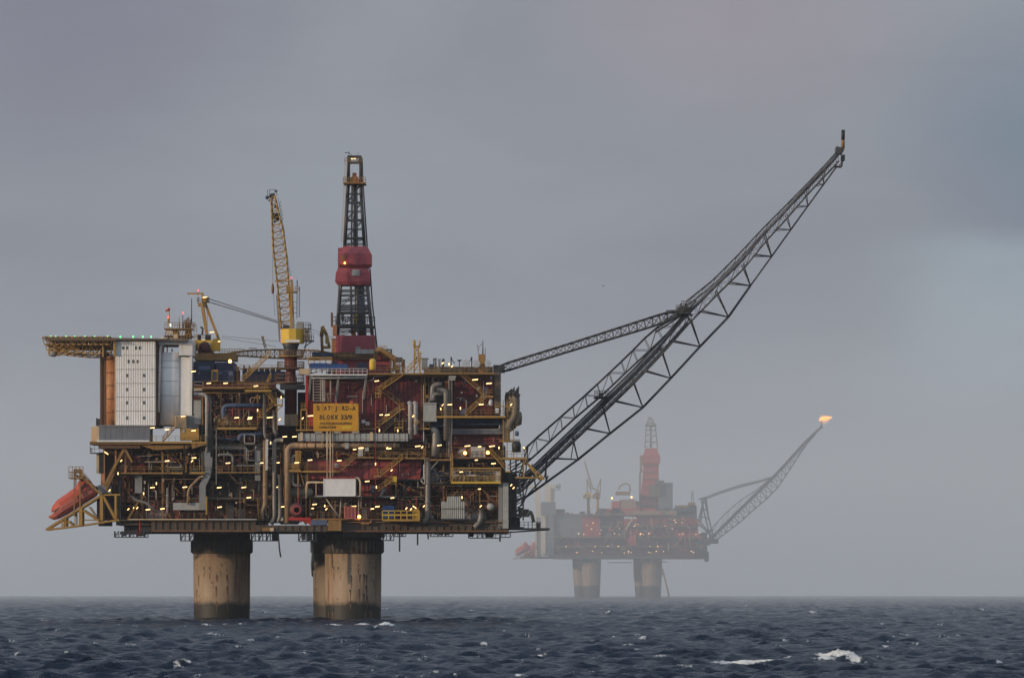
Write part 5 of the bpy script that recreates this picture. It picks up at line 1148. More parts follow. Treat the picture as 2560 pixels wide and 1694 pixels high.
m = MB(); m.bx(682, 532, 699, 547, CD-.6, 1.2); m.bx(686,512,693,520,CD-.6,1.2); m.bar(P(699,547,CD), P(684,555,CD), .3, 4); m.build('boom_grating', M['steel'], cr)
m = MB(); m.lathe(P(681,490,CD), [(.45,-.5),(.6,0),(.45,.5)], 14, 'y'); m.lathe(P(668,494,CD), [(.3,-.3),(.4,0),(.3,.3)], 10, 'y'); m.bar(P(668,494,CD), P(682,488,CD), .25, 4); m.bar(P(672,503,CD), P(680,494,CD), .2, 4); o = m.build('boom_head_sheave', M['steel'], cr)
m = MB()
for x in (669, 674, 687, 692): m.bar(P(x,490,CD-.6), P(x,474,CD-.6), .07, 4)
m.bar(P(674,474,CD-.6), P(690,474,CD-.6), .06, 4); m.bx(687,476,693,480,CD-.6,.6); m.build('head_railing', M['steel'], cr); m = MB(); m.bar(P(681,484,CD), P(683,492,CD), .35, 6); m.build('head_sheave_guard', M['redbright'], cr)
m = MB(); 
for k in range(6): x = 697+k*1.4; y = 512+k*8; m.bar(P(x,y,CD), P(x+5,y-9,CD), .06, 4)
m.bar(P(695,495,CD-1), P(712,583,CD-1), .05, 4); m.build('boom_walkway', M['steel'], cr)
m = MB(); m.bar(P(728.5,820,CD,-1), P(729.5,706,CD,-1), .30, 4); m.bar(P(728.5,820,CD,1), P(729.5,706,CD,1), .30, 4); m.bar(P(735,820,CD+1), P(731,720,CD+1), .14, 4); m.bar(P(686,703,CD), P(733,703,CD), .16, 4); m.build('gantry_mast', M['yellow'], cr)
m = MB(); m.bx(716,716,727,730,CD-1.2,2); m.bx(724,727,742,731,CD-1.3,2.6); rail(m,734,748,730,CD-1.2,14,4,.06); m.build('gantry_platform', M['yold'], cr)
m = MB()
for x in (742, 749): m.bar(P(x,797 if x == 742 else 793,CD), P(x+.5,700 if x == 742 else 716,CD), .07, 4)
for k in range(16): y = 716+k*5; m.bar(P(742,y,CD), P(749,y,CD), .06, 4)
for y in (755, 769, 782): m.bar(P(732,y,CD), P(742,y,CD), .06, 4)
m.build('caged_ladder', M['steel'], cr)
m = MB(); m.prism([(690,736),(694,738),(698,800),(700,856),(697,852),(694,800)], CD-.6, 1.8); m.build('boom_rest_panel', M['grey'], cr)
m = MB(); m.bar(P(682,494,CD), P(682,704,CD), .045, 4); m.bar(P(682,704,CD), P(687,790,CD), .04, 4); m.bar(P(697,560,CD), P(729,706,CD), .04, 4); m.bar(P(692,500,CD), P(731,706,CD,.4), .04, 4); m.build('hoist_rope', M['steel'], cr)
m = MB(); m.lathe(P(682,724,CD), [(.05,-.9),(.28,-.5),(.28,.6),(.1,1.3)], 10); m.build('hook_block', M['brown'], cr)
m = MB(); m.lathe(P(728.5,694.5,CD), [(.05,-.2),(.14,0),(.05,.2)], 6); m.build('beacon', REDL, cr); m = MB(); m.bar(P(728.5,706,CD), P(728.5,695,CD), .06, 4); m.bar(P(743.5,716,CD), P(743.5,700,CD), .07, 4); m.build('beacon_pole', M['steel'], cr)

c2 = thing('resting_crane', 'yellow crane with A frame above the blue house, boom laid flat to the right', 'pedestal crane', P(520, 903, 16))
ED = 16
m = MB(); m.bx(494, 850, 533, 880, ED-2, 4); m.bx(533, 846, 549, 876, ED-1.4, 3); h2 = m.build('machinery_house', M['ybright'], c2); m = MB(); m.bx(518,856,526,868,ED-2.08,.08); m.build('white_nameboard', M['white'], h2)
m = MB(); m.lathe(P(512,868,ED-2.5), [(.4,-1.0),(1.15,-.7),(1.15,.7),(.4,1.0)], 18, 'y'); m.bx(494,872,530,884,ED-3,3); m.build('rope_drum', M['maroon'], c2)
m = MB(); m.bx(486, 882, 590, 900, ED-4, 8); m.build('crane_deck', M['yold'], c2)
m = MB(); rail(m, 549, 612, 884, ED-3.8, 12, 6, .07); rail(m, 486, 494, 850, ED-2, 14, 3, .07); m.bx(486,850,494,876,ED,2); m.build('railing', M['yellow'], c2)
m = MB(); m.bar(P(504,757,ED,-1), P(517,835,ED,-1), .34, 4); m.bar(P(512,757,ED,1), P(548,852,ED,1), .38, 4); m.bar(P(508,757,ED,1), P(519,838,ED,1), .16, 4); m.bx(497,759,513,763,ED-1,2.4); m.build('a_frame', M['yellow'], c2)
m = MB(); m.lathe(P(512,750,ED), [(.5,-.7),(.75,0),(.5,.7)], 14, 'y'); m.bar(P(506,735,ED), P(508,750,ED), .3, 4); m.bx(504,742,521,756,ED-.5,1.2); m.bar(P(468,733.5,ED), P(509,733.5,ED), .22, 4); m.bar(P(495,727,ED), P(495,758,ED), .07, 4); m.bx(495,758,500,765,ED-.5,1); m.build('mast_head', M['yellow'], c2)
m = MB(); rail(m, 513, 523, 758, ED-1, 14, 3, .06); rail(m, 493, 500, 758, ED-1, 14, 3, .06); m.bar(P(518,845,ED-1), P(518,760,ED-1), .05, 4); m.build('railing', M['steel'], c2)
m = MB(); m.bx(494,836,520,850,ED-1.6,2.4); m.bx(520,836,526,850,ED-1.6,2.4); m.tube([P(504,850,ED-1),P(507,820,ED-1),P(501,817,ED-1)],.2,6,.4); m.build('winch', M['steel'], c2); m = MB(); m.bx(503,838,513,850,ED-1.8,.5); m.build('winch_cover', M['white'], c2)
m = MB(); A1 = [P(552,886,ED), P(610,876,ED), P(680,873,ED), P(790,875,ED), P(842,884,ED)]; B1 = [P(552,889,ED), P(610,889,ED), P(680,894,ED), P(790,897,ED), P(842,888,ED)]
o2 = Vector((0,1.8,0)); boxtruss(m, [A1, B1, [p+o2 for p in B1], [p+o2 for p in A1]], 26, .14, .07); m.build('lattice_boom', M['yold'], c2)
m = MB(); m.bar(P(655,842,ED), P(662,870,ED), .16, 4); m.bar(P(658,842,ED), P(666,870,ED), .12, 4); rail(m, 622, 642, 872, ED-.3, 2, 5, .06); m.bx(653,840,660,844,ED-.3,.8); m.build('boom_strut', M['yold'], c2)
m = MB(); 
for a, b in (((518,745),(700,803)),((518,746),(700,806)),((519,753),(700,807)),((519,754),(700,809))): m.bar(P(*a,ED), P(*b,ED-2), .06, 4)
for a, b in (((555,840),(697,853)),((555,844),(690,866)),((777,822),(842,848)),((777,829),(842,852))): m.bar(P(*a,ED), P(*b,ED), .045, 4)
m.bar(P(700,803,ED), P(777,823,ED), .06, 4); m.bar(P(700,808,ED), P(777,830,ED), .06, 4); m.build('pendant_rope', M['steel'], c2)
m = MB(); m.lathe(P(495,726,ED), [(.05,-.2),(.14,0),(.05,.2)], 6); m.build('beacon', REDL, c2); lamps(c2, [(512.5,742.6,0,ED-1.2),(530,829.6,0,ED-2.2),(547.7,853,0,ED-2.2,6)], ED)
m = MB(); m.bx(472,1040,480,1044,4,1); 

# ================================================================ ROOFTOP THINGS, RIGHT
ht = thing('boom_rest_tower', 'slim yellow braced tower with a forked top standing on the right roof', 'tower', P(1041, 932, 5))
m = MB()
for o in (-1, 1): m.bar(P(1035.5,932,5,o), P(1036,884,5,o), .2, 4); m.bar(P(1050,932,5,o), P(1047,884,5,o), .2, 4)
for a, b in (((1036,905),(1048,884)),((1049,905),(1036,884)),((1036,930),(1049,905)),((1036,866),(1047,884)),((1047,866),(1036,884)),((1050,920),(1053,880))): m.bar(P(*a,5,-1), P(*b,5,-1), .12, 4)
for y in (866, 884, 905): m.bar(P(1036,y,5,-1), P(1048,y,5,-1), .15, 4)
m.build('braced_frame', M['yellow'], ht); m = MB(); m.bar(P(1036,868,5), P(1035.5,850,5), .28, 6); m.bar(P(1036,884,5), P(1036,866,5), .18, 4); m.bar(P(1047,884,5), P(1046,866,5), .18, 4); m.bar(P(1036,867,5), P(1047,867,5), .22, 4); m.build('fork', M['yellow'], ht); m = MB(); m.bar(P(1047,868,5), P(1048.5,851,5), .26, 6); m.build('fork_horn', M['cage'], ht)
stair(com, 1018, 930, 1052, 894, 4.2, 'yellow')
m = MB(); m.bx(1054, 896, 1068, 922, 4, 3); m.bx(1053,894,1071,896.5,3.8,3.4); solo(m, 'roof_hut', 'grey', 'flat topped grey hut beside the slim yellow tower on the right roof', 'hut')
for i, (x, y, lb) in enumerate(((1087,896,'leftmost and widest of the grey roof vents on the right roof'),(1098,898,'middle grey roof vent, between the widest vent and the dark one'),(1107,899,'dark tilted vent right of the two grey roof vents'))):
    m = MB(); m.bar(P(x,922,5), P(x,y,5), .36 if i == 0 else .24, 10); m.bar(P(x,y+1,5), P(x+(4 if i == 2 else 0),y-1,5), .42 if i == 0 else .3, 10); solo(m, 'roof_vent', 'grey' if i < 2 else 'steel', lb, 'vent')
for i, (x, y, r, lb) in enumerate(((1165,908,10,'left one of the three round dish aerials on the right roof'),(1190.5,909,10,'middle one of the three round dish aerials on the right roof'),(1220,907,9.4,'right dish aerial, turned edgeways, beside the thin mast'))):
    e = thing('dish_aerial', lb, 'dish aerial', P(x, 921, 4), 'round dish aerials on the right roof')
    ca = P(x, y, 3.2); m = MB(); ww = Vector((0,1,0)); R_ = r*PXM; prof_ = [(R_,-.12),(R_*.98,0),(R_*.7,.16),(R_*.35,.24),(.02,.27)]
    m.lathe(ca, prof_[::1], 24, 'y'); 
    if i == 2: m.v = [tuple(ca+Vector(((Vector(v)-ca).x*.75+(Vector(v)-ca).y*.6, (Vector(v)-ca).y*.8, (Vector(v)-ca).z))) for v in m.v]
    m.build('reflector', M['dish'], e); m = MB(); m.bar(ca, ca+Vector((0,-.7,0)), .06, 4); m.bar(P(x,921,4), P(x,y,4), .14, 6); m.build('feed_mount', M['steel'], e)
am = thing('aerial_mast', 'thin dark mast with whip aerials on a yellow base beside the dish aerials', 'mast', P(1205, 932, 6))
m = MB(); m.bx(1196, 885, 1212, 932, 5, 2); m.build('mast_base', M['yold'], am); m = MB(); m.bar(P(1207,885,6), P(1207.5,850,6), .18, 4, .08); m.bar(P(1196,868,6), P(1206,858,6), .06, 4); m.bar(P(1196,885,6), P(1194,861,6), .06, 4); m.bar(P(1194,874,6), P(1198,872,6), .08, 4); m.bar(P(1213,930,5), P(1213,870,6), .08, 4); m.build('whip_aerial', M['steel'], am)
m = MB(); m.bx(1060, 916, 1232, 932, 9, 4); solo(m, 'roof_parapet', 'exh', 'low weathered parapet running behind the dish aerials along the right roof', 'parapet')
for i, (x, lb) in enumerate(((1126,'dark arrow shaped lamp post left of the dish aerials'),(1181,'dark arrow shaped lamp post between the left and middle dish aerials'))):
    m = MB(); s_ = 1 if i == 0 else -1; m.prism([(x,892),(x+2*s_,890+1),(x+5*s_,896),(x+3*s_,898),(x+3*s_,918),(x+1*s_,918)], 4.5, .5); m.bar(P(x+3*s_,898,4.7), P(x+11*s_,908,4.7), .12, 4); solo(m, 'lamp_post', 'black', lb, 'lamp post')
m = MB(); m.prism([(1142,899),(1155,899),(1150,903),(1147,903)], 4.5, 1.2); m.bar(P(1148.5,903,5), P(1148.5,918,5), .12, 4); solo(m, 'radar_scanner', 'black', 'dark bow shaped radar scanner left of the dish aerials', 'radar')
m = MB(); m.bx(1073,910,1084,920,5,1.5); solo(m, 'roof_box', 'bluep', 'small blue grey box between the grey hut and the widest roof vent', 'box')

# ================================================================ LOOSE THINGS ON THE DECKS
e = container(809, 1197, 888, 1239, -2.6, 3.4, 'white', 'large plain white box cabin hanging out over the lower middle deck', 'cabin', ribs=0)
m = MB(); m.bx(792, 1238, 902, 1241, -2.4, 5); solo(m, 'cabin_shelf', 'lgrey', 'grey steel shelf under the large white box cabin', 'shelf')
cg = thing('tube_cage', 'cream tube framed cage left of the large white box cabin', 'cage', P(786, 1246, -1))
m = MB(); m.tube([P(809,1205,-1.6),P(766,1206,-1.6),P(766,1245,-1.6)],.16,6,.8); m.tube([P(809,1205,1),P(766,1206,1),P(766,1245,1)],.12,6,.8); m.bar(P(790,1206,-1.6),P(790,1240,-1.6),.1,4); m.build('frame', M['cream'], cg); m = MB(); m.tube([P(888,1193,-2.4),P(897,1195,-2.4),P(901,1204,-2.4),P(901,1240,-2.4)],.2,6,.8); m.build('hoop', M['cream'], cg)
container(861, 1266, 888, 1295, .2, 2.4, 'pink', 'pink red corrugated container on the lowest deck below the white cabin', ribs=3)
container(958, 1264, 984, 1278, .4, 2.4, 'blue', 'small bright blue container in the yellow railed basket on the lowest deck'); container(957, 1281, 983, 1293, .6, 2, 'blue', 'lower blue crate behind the rails of the yellow basket')
bk = thing('railed_basket', 'yellow railed loading basket projecting from the lowest deck right of centre', 'basket', P(1000, 1301, -1))
m = MB(); m.bx(956, 1297, 1049, 1302, -1.6, 3.4); m.build('floor', M['yellow'], bk); m = MB(); rail(m, 956, 1048, 1298, -1.5, 22, 15, .11); rail(m, 956, 1048, 1290, -1.5, 4, 15, .08); rail(m, 956, 1048, 1298, 1.6, 22, 15, .11); m.build('railing', M['ybright'], bk); m = MB(); m.bx(1034,1272,1048,1297,-1.4,1.2); m.build('switch_box', M['yellow'], bk)
reel = thing('hose_reel', 'big dark red hose reel on the lowest deck beside the tall brown pipes', 'reel', P(742, 1295, 1))
m = MB(); c = P(742, 1274, .6); m.lathe(c, [(.9,-.45),(1.45,-.4),(1.45,-.25),(.7,-.2),(.7,.5),(1.45,.55),(1.45,.7)], 26, 'y'); m.build('drum', M['maroon'], reel)
for r_ in (1.0, .55): m = MB(); m.lathe(c, [(r_-.14,-.52),(r_,-.52),(r_,-.44)], 26, 'y'); m.build('rim', M['redlit'], reel)
m = MB(); m.bar(P(733,1293,.4), P(742,1255,.4), .14, 4); m.bar(P(752,1293,.4), P(744,1240,.4), .12, 4); m.bar(P(745,1240,.4), P(744,1215,.4), .08, 4); m.build('stand', M['redbright'], reel)
# racks of upright grey gas bottles
proto = None
cols = [1106+4.9*i for i in range(12)]
for i, x in enumerate(cols):
    for j, (y1, dd) in enumerate(((1296,-.4),(1283,.5))):
        tall = 1250 if (i+j) % 3 else 1255
        if j == 1 and not (3 <= i <= 9): continue
        if proto is None:
            m = MB(); h = 44*PXM; m.lathe(P(x,1296,-.4), [(.17,0),(.19,.1),(.19,h*.9),(.12,h*.97),(.06,h*.985),(.06,h)], 10)
            proto = solo(m, 'gas_bottle', 'lgrey', 'upright grey gas bottle in the packed rack on the lowest deck at right', 'gas bottle', 'grey gas bottles racked on the lowest right deck'); o = proto
        else: o = proto.copy(); link(o)
        o.location = P(x, y1, dd)
m = MB(); m.bx(1103, 1296, 1166, 1299, -.8, 2.4); m.bx(1103,1270,1166,1271.5,-.75,.1); solo(m, 'bottle_rack', 'steel', 'dark steel rack holding the packed grey gas bottles', 'rack')
gull = MB(); c = P(1508, 715, -60)
gull.bar(c+Vector((-.22,0,0)), c+Vector((.22,0,.05)), .07, 6, .04)
for s_ in (-1, 1): gull.poly([c+Vector((-.08,0,.03)), c+Vector((.1,0,.03)), c+Vector((.16,s_*.3,.16)), c+Vector((.2,s_*.62,.06)), c+Vector((.02,s_*.3,.16))], [(0,1,2,3,4)])
gull.poly([c+Vector((-.22,0,0)), c+Vector((-.36,.06,0)), c+Vector((-.36,-.06,0))], [(0,1,2)])
solo(gull, 'seagull', 'grey', 'lone small seagull flying in the open sky between the derrick and the boom', 'bird')
# ================================================================ NEAR FLARE BOOM
fl = thing('flare_boom', 'long dark lattice flare boom rising to the upper right from the near platform', 'flare boom', P(1305, 1240, 24))
FD = 24; W3 = 3.2
def ch(pts, o=0, dd=FD): return [P(x, y, dd, o) for x, y in pts]
bot = [(1306,1258),(1313,1243),(1445,1148),(1525,1083),(1607,1018),(1677,945),(1750,866),(1821,792),(1876,714),(1929,641),(1977,574),(2019.5,515),(2059,461),(2092,416)]
mid = [(1312,1208),(1431,1090),(1508,1019),(1581,947),(1653,872),(1726,797),(1789,726),(1856,660),(1912,590),(1965,536),(2014,479),(2058,434),(2090,400)]
left = [(1382,1145),(1466,1071),(1538,1002),(1611,926),(1676,851),(1751,777),(1824,707),(1885,638),(1938,574),(1987,518),(2043,462)]
m = MB()
for i in range(len(bot)-1):
    m.bar(P(*bot[i],FD), P(*bot[i+1],FD), .26 if i < 8 else .18, 8)
m.build('bottom_chord', M['boom'], fl)
m = MB(); bn = bot[2:]; up_ = mid[1:]
for i, b in enumerate(bn[:-1]):
    p = P(*b, FD)
    for o in (-W3, W3):
        if i < len(up_): m.bar(p, P(*up_[i], FD, o), .13 if i < 8 else .09, 6)
        if i < len(left): m.bar(p, P(*left[i], FD, o), .13 if i < 8 else .09, 6)
m.bar(P(1436,1090,FD,-W3), P(1427,1148,FD), .1, 6); m.bar(P(1370,1190,FD,-W3), P(1362,1208,FD), .14, 6)
m.build('lower_bracing', M['boom'], fl)
m = MB()
main = [(1292,1212),(1312,1196),(1431,1082),(1508,1008),(1581,937),(1653,862),(1716,790),(1789,716),(1856,652),(1912,584),(1965,528),(2014,472),(2058,426),(2092,392)]
lowr = [(x+3, y+22) for x, y in main[:7]]+[(x+3, y+21-k*1.2) for k, (x, y) in enumerate(main[7:])]
for o in (-W3, W3):
    boxtruss(m, [ch(main, o), ch(lowr, o)], 40, .15, .06)
for a, b in ((main, .11), (lowr, .1)):
    A_ = lerpchain(ch(a, -W3), 30); B_ = lerpchain(ch(a, W3), 30)
    for i in range(30): m.bar(A_[i], B_[i], b, 4); (m.bar(A_[i], B_[i+1], .07, 4) if i % 2 else m.bar(B_[i], A_[i+1], .07, 4))
m.build('main_truss', M['boom'], fl)
# the high back chord of the lower half
hi1 = [(1310,1124),(1320,1113),(1397,1046),(1473,979),(1554,903),(1594,864),(1630,826),(1692,790),(1712,776)]
lo1 = [(1312,1160),(1330,1145),(1431,1050),(1508,985),(1581,915),(1620,880),(1660,842),(1700,800),(1714,784)]
m = MB()
for o in (-W3*.9, W3*.9): boxtruss(m, [ch(hi1, o), ch(lo1, o)], 13, .16, .08)
A_ = lerpchain(ch(hi1, -W3*.9), 13); B_ = lerpchain(ch(hi1, W3*.9), 13); C_ = lerpchain(ch(lo1, -W3*.9), 13)
for i in range(14): m.bar(A_[i], B_[i], .09, 4)
m.build('upper_truss', M['boom'], fl)
# top rail of the upper half
top2 = [(1716,753),(1780,702),(1847,635),(1904,574),(1961,517),(2014,463),(2060,415),(2091,380)]
m = MB()
for o in (-W3*.8, W3*.8): boxtruss(m, [ch(top2, o), ch([(x+5, y+9) for x, y in top2], o)], 28, .11, .06)
m.build('top_walkway_truss', M['boom'], fl)
pp = [(1712,788),(1789,716-4),(1856,646),(1912,580),(1965,524),(2014,468),(2058,422),(2096,384)]
m = MB(); m.tube(ch([(1300,1200)]+[(x, y-2) for x, y in main[1:6]]+pp), .36, 12); m.build('flare_pipe', M['boompipe'], fl)
for k, (dx, dy, r_, o) in enumerate(((-4,-7,.15,-1.5),(2,5,.20,1.2),(5,11,.12,-2),(-8,-3,.10,2),(0,-13,.10,.5),(7,2,.13,0),(4,16,.10,1))):
    m = MB(); m.tube(ch([(x+dx, y+dy) for x, y in main[:6 if k % 2 else 7]], o), r_, 8); m.build('fuel_line', M['boompipe' if k % 2 else 'boom'], fl)
# knee platform and mid platforms
def plat(x, y, w_, h=14):
    m = MB(); m.bx(x, y, x+w_, y+3, FD-4.5, 9); rail(m, x, x+w_, y, FD-4.4, h, 4, .07); rail(m, x, x+w_, y, FD+4.3, h, 4, .07); m.bx(x+w_*.3, y-8, x+w_*.6, y, FD-2, 3); return m.build('access_platform', M['boom'], fl)
plat(1704, 766, 26); plat(1486, 990, 36); plat(1692, 780, 34, 10); plat(1690,775,20,12)
m = MB()
for a, b in (((1665,778),(1716,776)),((1660,800),(1716,776)),((1640,830),(1716,780)),((1716,776),(1740,752)),((1712,770),(1700,800)),((1700,760),(1724,800)),((1712,770),(1730,790))):
    for o in (-2.5, 2.5): m.bar(P(*a,FD,o), P(*b,FD,o*.8), .16, 4)
m.build('knee_joint', M['boom'], fl)
# tie strut back to the roof
ta = [(1240,920),(1262,908),(1424,857),(1623,792),(1665,778),(1707,773)]; tb = [(1240,927),(1259,928),(1431,874),(1626,815),(1680,795),(1704,782)]
m = MB(); A_ = ch(ta, -2, 14); B_ = ch(tb, -2, 14); A2 = ch(ta, 2, 14); B2 = ch(tb, 2, 14)
dz_ = [P(1707,773,FD).y-P(1707,773,14).y]
for Cc in (A_, B_, A2, B2):
    n_ = len(Cc)
    for i in range(n_): Cc[i].y += 8*i/(n_-1)
boxtruss(m, [A_, B_, B2, A2], 24, .16, .09); m.build('tie_strut', M['boom'], fl)
m = MB(); m.bx(1236, 914, 1262, 930, 12, 4); m.build('strut_foot', M['steel'], fl)
# tip
m = MB(); m.tube(ch([(2096,384),(2106,378),(2108,368),(2108,350)]), .30, 10, .5); m.bar(P(2107,370,FD), P(2107.5,348,FD), .36, 12); m.build('flare_tip', M['yold'], fl, 'heat tanned lower part of the flare tip')
m = MB(); m.bar(P(2107.5,350,FD), P(2108,325,FD), .38, 12); m.bar(P(2110,370,FD), P(2110,345,FD), .16, 6); m.build('flare_tip', M['black'], fl, 'sooty upper part of the flare tip')
m = MB(); m.bx(2090, 368, 2106, 384, FD-2, 4); m.bx(2104, 388, 2112, 401, FD-1.5, 3); m.tube(ch([(2084,416),(2104,418),(2105,400)]), .22, 8, .5); m.bar(P(2090,367,FD-1), P(2104,370,FD-1), .15, 4); m.bar(P(2098,414,FD), P(2108,402,FD), .14, 4); rail(m, 2103, 2112, 401, FD-2, 14, 3, .06); m.build('tip_platform', M['boom'], fl)
# foot of the boom
m = MB()
for o in (-W3, W3):
    for a, b in (((1292,1212),(1320,1113)),((1300,1150),(1330,1145)),((1306,1258),(1292,1190)),((1306,1258),(1330,1180)),((1313,1243),(1362,1190)),((1362,1190),(1370,1140)),((1320,1113),(1312,1208)),((1340,1222),(1330,1160)),((1283,1262),(1312,1238)),((1283,1290),(1306,1256)),((1365,1208),(1365,1135)),((1283,1240),(1350,1160))):
        m.bar(P(*a,FD,o), P(*b,FD,o), .17, 4)
for a in ((1306,1258),(1320,1113),(1362,1190),(1292,1212)): m.bar(P(*a,FD,-W3), P(*a,FD,W3), .18, 4)
m.build('boom_foot', M['boom'], fl)
m = MB(); m.bx(1262, 1180, 1292, 1300, FD-5, 10); m.build('foot_tower', M['dark'], fl)

# ================================================================ FAR PLATFORM
S0 = 1800                                            # metres behind the near platform
def Q(dd): return S0+dd
M['farwhite'] = paint('far_white_paint', (.62,.55,.45), rust=.1, grime=.2); M['fargrey'] = paint('far_grey_wall', (.16,.17,.19), rust=.1, grime=.4, corr=.5)
fb = thing('far_shaft_group', 'pair of wide tapering concrete shafts under the hazy far platform', 'platform base', P(1540, 1494, Q(30)))
def fleg(cx, w0, w1, d, parent):
    c = P(cx, 1500, d); k = PXM*(DIST+d)/DIST; z = lambda y: P(0,y,d).z-c.z
    m = MB(); m.lathe(c, [(w1*k/2, z(1515)), (w1*k/2, z(1494)), (w0*k/2*.96, z(1430)), (w0*k/2, z(1396))], 40); return m.build('concrete_shaft', M['conc'], parent)
fleg(1478, 50, 42, Q(14), fb); fleg(1452, 42, 30, Q(60), fb); fleg(1630, 52, 44, Q(14), fb); fleg(1604, 42, 30, Q(60), fb)
m = MB(); m.bar(P(1656,1420,Q(10)), P(1673,1492,Q(10)), .45, 6); m.bar(P(1652,1425,Q(14)), P(1660,1440,Q(14)), .3, 6); m.build('riser_pipe', M['yold'], fb)
ft = thing('far_platform_topsides', 'hazy red and grey decks of the far platform with many small lamps', 'platform deck', P(1580, 1396, Q(30)))
def fbx(x0, y0, x1, y1, d, t, mat, name='module_wall', par=None):
    m = MB(); m.bx(x0, y0, x1, y1, Q(d), t); return m.build(name, M[mat], par or ft)
fbx(1384, 1386, 1772, 1396, 2, 70, 'girder', 'deck_girder'); fbx(1300, 1390, 1384, 1395, 4, 50, 'girder', 'deck_girder'); fbx(1762, 1378, 1772, 1403, 2, 8, 'steel', 'end_bracket')
for i, a in enumerate([(1386,1284,1456,1342,6,50,'fargrey'),(1456,1286,1500,1342,4,50,'farred'),(1560,1262,1600,1288,10,16,'farred'),(1604,1270,1640,1290,6,16,'farred'),(1575,1276,1692,1288,4,20,'pipet'),(1580,1252,1602,1264,12,10,'brown'),(1386,1342,1500,1386,8,50,'red'),(1500,1286,1560,1386,7,50,'red'),(1560,1296,1596,1340,3,50,'farred'),(1560,1340,1620,1386,8,50,'farred'),(1596,1286,1690,1342,6,50,'farred'),(1620,1342,1745,1386,6,50,'red'),(1690,1296,1745,1342,5,50,'farred'),(1668,1372,1740,1396,0,30,'maroon'),(1740,1330,1768,1390,10,40,'steel'),(1448,1366,1500,1386,2,20,'red')]): fbx(*a)
for x0, x1, y in ((1384,1760,1342),(1384,1760,1366),(1500,1745,1316),(1456,1690,1286)):
    m = MB(); m.bx(x0, y, x1, y+2, Q(0), 8); o = m.build('walkway', M['brown'], ft); m = MB(); rail(m, x0, x1, y, Q(.2), 5, 6, .12); m.build('railing', M['yold'], o)
rd = random.Random(9)
for k in range(46):
    x = rd.uniform(1500, 1755); y = rd.uniform(1290, 1380); w_ = rd.uniform(3, 14); h = rd.uniform(3, 12); fbx(x, y, x+w_, y+h, rd.uniform(-2, 3), 4, rd.choice(['maroon','red','fargrey','red','brown','farred','farred','pipet','steel']), 'equipment_house')
for k in range(30):
    x = rd.uniform(1510, 1750); y = rd.uniform(1290, 1360); m = MB(); a = P(x,y,Q(-1)); b = P(x+rd.choice([0,0,rd.uniform(-20,20)]), y+rd.uniform(8,30), Q(-1)); m.bar(a, b, rd.uniform(.15,.5), 6); m.build('pipe', M[rd.choice(['pipe','pipet','farred','yold'])], ft)
m = MB(); m.prism([(1562,1322),(1582,1290),(1586,1292),(1566,1324)], Q(-3), 2); m.build('stairway', M['cream'], ft); m = MB(); m.prism([(1568,1345),(1590,1332),(1590,1360),(1576,1366),(1568,1356)], Q(-2), 5); m.build('red_hopper', M['farred'], ft)
for x0, y0, x1, y1, mt in ((1520,1276,1560,1290,'farred'),(1530,1252,1552,1282,'farred'),(1515,1270,1600,1290,'farred'),(1550,1248,1590,1270,'pipet'),(1498,1270,1516,1290,'steel'),(1540,1228,1575,1236,'yold'),(1685,1268,1742,1298,'steel'),(1700,1278,1738,1284,'cream'),(1690,1262,1742,1268,'yold'),(1722,1255,1738,1268,'yold'),(1640,1276,1690,1300,'steel'),(1652,1282,1680,1290,'fargrey'),(1450,1278,1462,1290,'steel'),(1390,1272,1412,1286,'brown')): fbx(x0, y0, x1, y1, 8, 16, mt, 'roof_house')
m = MB(); m.tube([P(1546,1222,Q(8)),P(1552,1212,Q(8)),P(1566,1207,Q(8)),P(1574,1212,Q(8)),P(1575,1228,Q(8))], .4, 6, 2); m.build('knuckle_boom', M['yold'], ft)
m = MB()
for x0, x1, y in ((1460,1500,1398),(1520,1580,1402),(1640,1668,1400)): rail(m, x0, x1, y+5, Q(4), 6, 4, .15)
m.build('under_deck_walkway', M['steel'], ft)
for k in range(48):
    if k < 34: y = rd.choice([1333,1335,1365,1377,1380,1381]); x = rd.uniform(1388, 1750)
    elif k < 80: y = rd.uniform(1296, 1332); x = rd.uniform(1455, 1750)
    else: y = rd.uniform(1235, 1290); x = rd.uniform(1525, 1735)
    m = MB(); c = P(x, y, Q(-4)); w_ = rd.choice([.5,.5,.8]); m.bar(c-Vector((w_*.5,0,0)), c+Vector((w_*.5,0,0)), .13, 6); m.build('lamp', LAMPF, ft)
for x, y in ((1579,1242),(1500+30,1244)): m = MB(); m.lathe(P(x,y,Q(0)), [(.05,-.5),(.5,0),(.05,.5)], 8); m.build('lamp', LAMPO, ft)

m_ = {}
for k in range(150):   # small roof and edge clutter, gathered by kind
    mt = rd.choice(['pipet','steel','yold','brown','farred','exh']); m = m_.setdefault((mt, k % 9), MB()); x = rd.uniform(1388, 1745)
    if rd.random() < .5: y = 1286 if x < 1690 else 1296; y -= rd.choice([0,0,4,10] if 1515 < x < 1600 else [0]); h = rd.uniform(2, 9); m.bx(x, y-h, x+rd.uniform(1, 5), y, Q(rd.uniform(-1, 20)), 2)
    else:
        y = rd.uniform(1288, 1385); a = P(x, y, Q(-2.2)); dx_, dy_ = rd.choice([(rd.uniform(4,22),0),(0,rd.uniform(4,20)),(rd.uniform(-8,8),rd.uniform(5,12))]); b = P(x+dx_, y+dy_, Q(-2.2)); m.bar(a, b, rd.uniform(.1,.35), 4)
for (mt, _), m in m_.items(): m.build('roof_fitting', M[mt], ft)
m = MB()
for y in (1170, 1185, 1200, 1225, 1250, 1270): m.bx(1600-(y-1170)*.03, y, 1646, y+1.2, Q(20), .3)
fq = thing('far_living_quarters', 'pale stepped towers of living quarters at the left end of the far platform', 'living quarters', P(1362, 1390, Q(20)))
